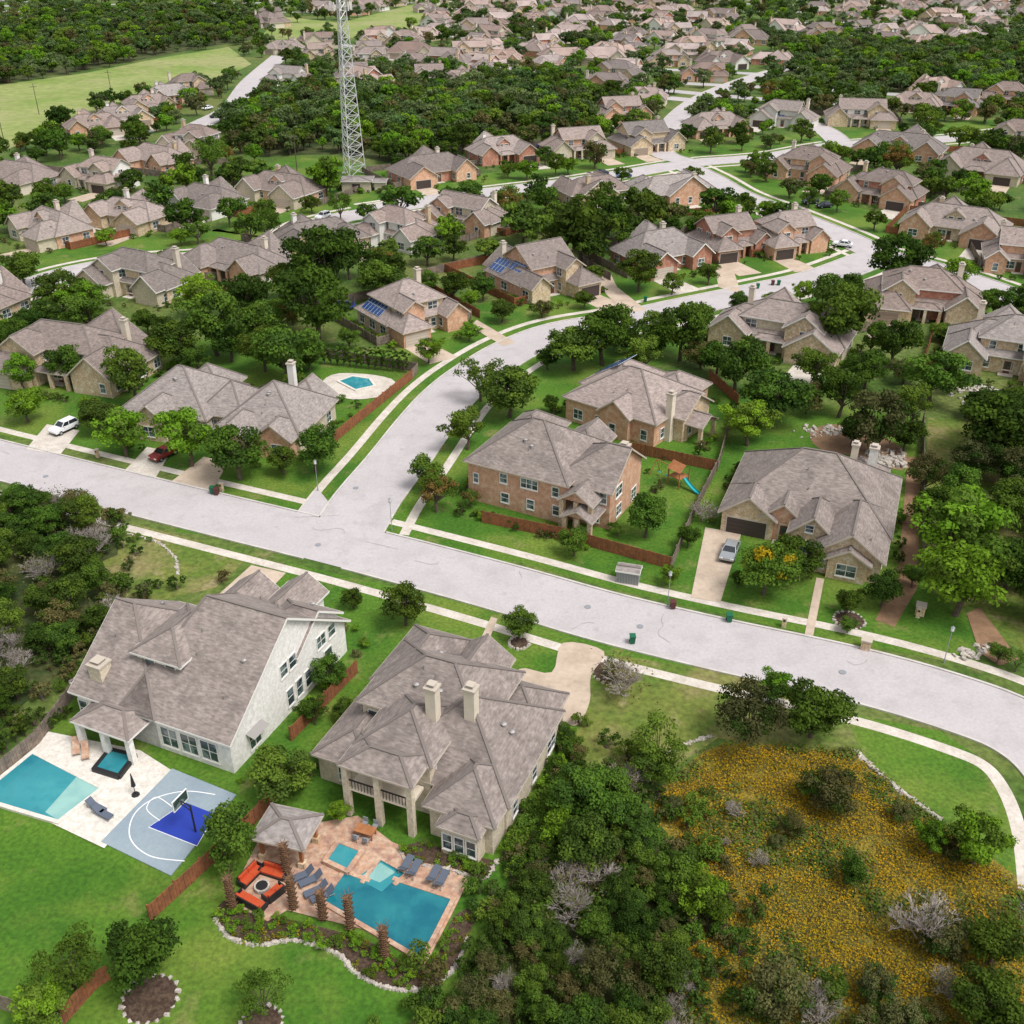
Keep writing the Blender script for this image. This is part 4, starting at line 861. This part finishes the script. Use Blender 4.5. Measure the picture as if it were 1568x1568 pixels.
h=House('stone','roof_c','trim',24,9); h.block(-2.0,2.0,-1.6,1.6,2.9,'x','hh',wall=False,oh=.45)
for a,b in((-1.8,-1.4),(1.8,-1.4),(-1.8,1.4),(1.8,1.4)): h.p['walls'].box(a-.14,a+.14,b-.14,b+.14,.7,2.85,'cedarwood'); h.p['walls'].box(a-.3,a+.3,b-.3,b+.3,0,.7,'stone')
x,y=P(445,1302); h.place('garden_pavilion',x,y,-15)
def sofa(px,py,yaw,L=2.2):
    mb=MB(); mb.box(-L/2,L/2,-.45,.45,.05,.28,'dark'); n=int(L/.75)
    for i in range(n):
        a=-L/2+.08+(L-.16)*i/n; mb.box(a+.01,a+(L-.16)/n-.01,-.42,.25,.28,.45,'red_cushion'); mb.box(a+.02,a+(L-.16)/n-.02,.2,.42,.46,.85,'red_cushion')
    mb.box(-L/2-.12,-L/2,-.45,.45,.05,.6,'dark');mb.box(L/2,L/2+.12,-.45,.45,.05,.6,'dark');mb.box(-L/2,L/2,.43,.52,.05,.8,'dark')
    x,y=P(px,py); mb.obj('garden_sofa',(x,y,.1),rad(yaw))
sofa(385,1345,60);sofa(420,1340,-20);sofa(385,1385,150,2.6);sofa(420,1372,230,1.6)
mb=MB(); mb.tube((0,0,0),(0,0,.4),.65,.65,14,'rock'); mb.tube((0,0,.4),(0,0,.42),.5,.5,14,'dark'); x,y=P(402,1362); mb.obj('fire_pit',(x,y,.1))
def table(x,y,yaw):
    mb=MB(); mb.box(-.9,.9,-.5,.5,.68,.75,'cedarwood')
    for a in(-.8,.8):
        for b in(-.4,.4): mb.box(a-.05,a+.05,b-.05,b+.05,0,.68,'cedarwood')
    for a,b,s in((-.5,-.85,-1),(.5,-.85,-1),(-.5,.85,1),(.5,.85,1)):
        mb.box(a-.24,a+.24,b-.24,b+.24,.4,.46,'grey'); mb.box(a-.24,a+.24,b+s*.24-.03,b+s*.24+.03,.46,.95,'grey')
        for i in(-.2,.2):
            for j in(-.2,.2): mb.box(a+i-.02,a+i+.02,b+j-.02,b+j+.02,0,.4,'grey')
    mb.obj('patio_table',(x,y,.1),yaw)
x,y=P(560,1280); table(x,y,rad(-20))
for k,(p,q,a) in enumerate(PAT):
    if k%2==0: table(p[0],p[1],a)
    if k%5==1 and not onroad(*q,3) and not inhouse(*q,2):
        mb=MB()
        for i in range(18):
            t0,t1=i*math.pi/9,(i+1)*math.pi/9; mb.tube((1.9*math.cos(t0),1.9*math.sin(t0),.8),(1.9*math.cos(t1),1.9*math.sin(t1),.8),.12,.12,5,'court_blue')
            if i%3==0: mb.tube((1.9*math.cos(t0),1.9*math.sin(t0),0),(1.9*math.cos(t0),1.9*math.sin(t0),2.4),.03,.03,5,'grey')
        mb.poly([(1.85*math.cos(i*math.pi/9),1.85*math.sin(i*math.pi/9),.8) for i in range(18)],'dark'); mb.obj('trampoline',(q[0],q[1],0))
paved('pool_deck',[(495,583),(520,572),(575,575),(605,585),(590,605),(540,612),(500,600)],'walk',.07,sm=3); pool([(520,585),(540,578),(565,582),(572,592),(545,598)],'pool_mid')
# playset
mb=MB()
for a in(-1,1):
    for b in(-1,1): mb.box(a-.06,a+.06,b-.06,b+.06,0,2.6,'cedarwood')
mb.box(-1,1,-1,1,1.4,1.5,'cedarwood'); mb.poly([(-1.2,-1.2,2.6),(1.2,-1.2,2.6),(1.2,0,3.5),(-1.2,0,3.5)],'cedarwood'); mb.poly([(-1.2,1.2,2.6),(1.2,1.2,2.6),(1.2,0,3.5),(-1.2,0,3.5)],'cedarwood')
mb.tube((-1,0,2.3),(-4.2,0,2.3),.07,.07,6,'cedarwood')
for s in(-1,1): mb.tube((-4.2,0,2.3),(-4.4,s*1.1,0),.06,.06,6,'cedarwood')
for a in(-2,-2.5,-3.2,-3.7): mb.tube((a,0,2.3),(a,0,.6),.015,.015,4,'dark')
mb.box(-2.5,-2,-.12,.12,.56,.6,'teal');mb.box(-3.7,-3.2,-.12,.12,.56,.6,'teal')
q=[(1+i*.35,1.45-1.3*math.sin(i/8*1.5)) for i in range(9)]
for i in range(8):
    mb.poly([(q[i][0],-.3,q[i][1]),(q[i+1][0],-.3,q[i+1][1]),(q[i+1][0],.3,q[i+1][1]),(q[i][0],.3,q[i][1])],'teal')
    for a in(-.3,.3): mb.poly([(q[i][0],a,q[i][1]),(q[i+1][0],a,q[i+1][1]),(q[i+1][0],a,q[i+1][1]+.2),(q[i][0],a,q[i][1]+.2)],'teal')
x,y=P(1038,742); mb.obj('playset',(x,y,0),rad(-50))
h=House('grey','roof_c','trim_white',14,10); h.block(-1.3,1.3,-.8,.8,1.8,'x','gg',win=False,oh=.15)
for i in range(9): h.p['trim'].box(-1.3+i*.325-.03,-1.3+i*.325+.03,-.85,-.79,0,1.7,'vent')
x,y=P(962,889); h.place('garden_shed',x,y,-16)
# ---------------------------------------------------------------- vehicles & street furniture
def car(px,py,yaw,m,z=.08,suv=False,kind='parked_car'):
    mb=MB(); hh=.18 if suv else 0
    prof=[(-2.25,.45),(-2.28,.75),(-2.1,.95+hh*.5),(-1.0,1.02+hh*.5),(2.05,1.02+hh*.5),(2.25,.8),(2.28,.45)]
    def ext(pr,w,mm):
        n=len(pr); vs=[(x,-w*(1 if i not in(2,3,4) else .94),z) for i,(x,z) in enumerate(pr)]+[(x,w*(1 if i not in(2,3,4) else .94),z) for i,(x,z) in enumerate(pr)]
        mb.add(vs,[list(range(n))[::-1],list(range(n,2*n))]+[(i,(i+1)%n,n+(i+1)%n,n+i) for i in range(n)],mm)
    ext(prof,.92,m); mb.box(-2.2,2.2,-.88,.88,.28,.46,'dark')
    z0=1.0+hh*.5;z1=1.48+hh; a0,a1,b0,b1=-1.05,2.1 if suv else 1.75,-.35,1.75 if suv else 1.0
    c=[(a0,-.84,z0),(a1,-.84,z0),(a1,.84,z0),(a0,.84,z0),(b0,-.68,z1),(b1,-.68,z1),(b1,.68,z1),(b0,.68,z1)]
    mb.add(c,[(0,1,5,4),(1,2,6,5),(2,3,7,6),(3,0,4,7)],'car_glass'); mb.add([(b0-.04,-.7,z1),(b1+.04,-.7,z1),(b1+.04,.7,z1),(b0-.04,.7,z1),(b0+.1,-.6,z1+.06),(b1-.05,-.6,z1+.06),(b1-.05,.6,z1+.06),(b0+.1,.6,z1+.06)],[(4,5,6,7),(0,1,5,4),(1,2,6,5),(2,3,7,6),(3,0,4,7)],m)
    for s in(0,1,2,3): mb.beam(Vector(c[s])*1.0,Vector(c[s+4])*1.0,.09,.09,m)
    for s in(-.77,.77): mb.beam((.35,s*1.06,z0),(.4,s*.9,z1),.08,.08,m)
    for xx in(-1.4,1.4):
        for s in(-1,1): mb.tube((xx,s*.7,.34),(xx,s*.95,.34),.34,.34,14,'tyre'); mb.tube((xx,s*.95,.34),(xx,s*.97,.34),.2,.2,10,'car_silver')
    for s in(-.65,.65): mb.box(-2.31,-2.24,s-.2,s+.2,.68,.82,'white_paint'); mb.box(2.24,2.31,s-.2,s+.2,.7,.86,'lamp_red')
    for s in(-1,1): mb.box(-.75,-.55,s*.92-.1,s*.92+.1,1.02,1.15,m)
    x,y=P(px,py); mb.obj(kind,(x,y,z),rad(yaw))
car(100,660,60,'car_white',suv=True);car(1117,850,68,'car_silver');car(252,700,60,'car_red');car(495,335,60,'car_white',suv=True);car(1240,312,20,'car_dark',suv=True);car(1262,318,20,'car_dark')
car(208,215,50,'car_white');car(225,205,50,'car_silver');car(955,272,10,'car_blue');car(820,292,10,'car_white');car(1290,378,-25,'car_white');car(318,168,60,'car_white');car(330,180,60,'car_dark')
car(920,268,10,'car_dark');car(600,322,-10,'car_silver');car(1480,212,5,'car_white')
def bin_(px,py,m,yaw=0):
    mb=MB(); mb.add([(-.25,-.28,.08),(.25,-.28,.08),(.25,.28,.08),(-.25,.28,.08),(-.32,-.36,1.0),(.32,-.36,1.0),(.32,.36,1.0),(-.32,.36,1.0)],[(0,1,5,4),(1,2,6,5),(2,3,7,6),(3,0,4,7),(3,2,1,0)],m)
    mb.box(-.34,.34,-.4,.38,1.0,1.06,m); mb.tube((-.3,.42,.98),(.3,.42,.98),.03,.03,6,'dark')
    for s in(-.28,.28): mb.tube((s-.03,.3,.13),(s+.03,.3,.13),.13,.13,10,'tyre')
    x,y=P(px,py); mb.obj('wheelie_bin',(x,y,.05),rad(yaw))
for b in((326,756,'bin_green'),(332,758,'bin_brown'),(1192,437,'bin_green'),(1183,437,'bin_brown'),(968,985,'bin_green'),(1116,952,'bin_green'),(1030,932,'bin_brown'),(1160,442,'bin_green'),(988,462,'bin_green')): bin_(*b)
def lamp(px,py,yaw=0,h=4.2):
    mb=MB(); mb.tube((0,0,0),(0,0,.5),.1,.07,8,'grey'); mb.tube((0,0,.5),(0,0,h),.045,.035,8,'grey'); mb.tube((0,0,h),(0,0,h+.1),.18,.22,8,'grey'); mb.tube((0,0,h+.1),(0,0,h+.45),.15,.2,8,'trim_white'); mb.tube((0,0,h+.45),(0,0,h+.65),.24,.04,8,'grey')
    x,y=P(px,py); mb.obj('street_lamp',(x,y,0))
for a in((600,812),(487,752),(1445,1015),(1022,928)): lamp(*a)
def pier(px,py,nm='mailbox'):
    mb=MB(); mb.box(-.22,.22,-.22,.22,0,1.2,'stone'); mb.box(-.28,.28,-.28,.28,1.2,1.3,'trim'); mb.box(-.12,.12,-.25,-.2,.85,1.1,'dark'); x,y=P(px,py); mb.obj(nm,(x,y,0),rad(-24))
for a in((150,700),(1200,960),(340,752),(1405,945)): pier(*a)
mb=MB(); mb.box(-.5,.5,-.5,.5,0,1.2,'stone');mb.box(-.58,.58,-.58,.58,1.2,1.35,'trim'); 
for p in((1408,940),(1325,993)):
    x,y=P(*p); link(mb.mesh('pillar'),'stone_pillar',(x,y,0),rad(-24))
for px,py in((487,835),(545,748),(980,960),(70,730),(900,930),(1290,1030)):
    x,y=P(px,py); m_=MB(); m_.tube((x,y,.05),(x,y,.11),.38,.38,14,'grey'); m_.obj('manhole_cover')
for px,py in((172,150),(6,215),(455,262),(60,175)):
    mb=MB(); mb.tube((0,0,0),(0,0,11),.16,.1,7,'bark'); mb.box(-1.2,1.2,-.06,.06,9.8,9.95,'bark')
    for a in(-1,-.4,.4,1): mb.tube((a,0,9.95),(a,0,10.15),.05,.04,5,'grey')
    x,y=P(px,py); mb.obj('utility_pole',(x,y,0),rad(30))
# ---------------------------------------------------------------- light, sky, camera
w=bpy.data.worlds.new('World'); S.world=w; w.use_nodes=True; nt=w.node_tree; N=nt.nodes; L=nt.links
sk=N.new('ShaderNodeTexSky'); sk.sky_type='NISHITA'; sk.sun_disc=False; EL,AZ=rad(60),rad(125)
sk.sun_elevation=EL; sk.sun_rotation=AZ; sk.dust_density=2.5; sk.air_density=1
hs=N.new('ShaderNodeHueSaturation'); hs.inputs['Saturation'].default_value=.12; hs.inputs['Value'].default_value=1.3; L.new(sk.outputs[0],hs.inputs['Color']); L.new(hs.outputs[0],N['Background'].inputs[0]); N['Background'].inputs[1].default_value=.15
sl=bpy.data.lights.new('sun','SUN'); sl.energy=2.7; sl.angle=rad(22); sl.color=(1,.955,.92); so=bpy.data.objects.new('sun',sl); COL.objects.link(so)
dv=Vector((math.sin(AZ)*math.cos(EL),math.cos(AZ)*math.cos(EL),math.sin(EL))); so.rotation_euler=dv.to_track_quat('Z','Y').to_euler()
cd=bpy.data.cameras.new('camera'); cd.lens=36*FL/1568; cd.sensor_width=36; cd.clip_end=12000; cd.clip_start=1; co=bpy.data.objects.new('camera',cd); COL.objects.link(co); co.location=(0,0,HC); co.rotation_euler=(rad(90)-TH,0,0); S.camera=co
S.view_settings.view_transform='Standard'; S.view_settings.look='None'; S.view_settings.exposure=0
print('objects',len(S.objects),'far houses',len(FH),'mid trees',nmid)
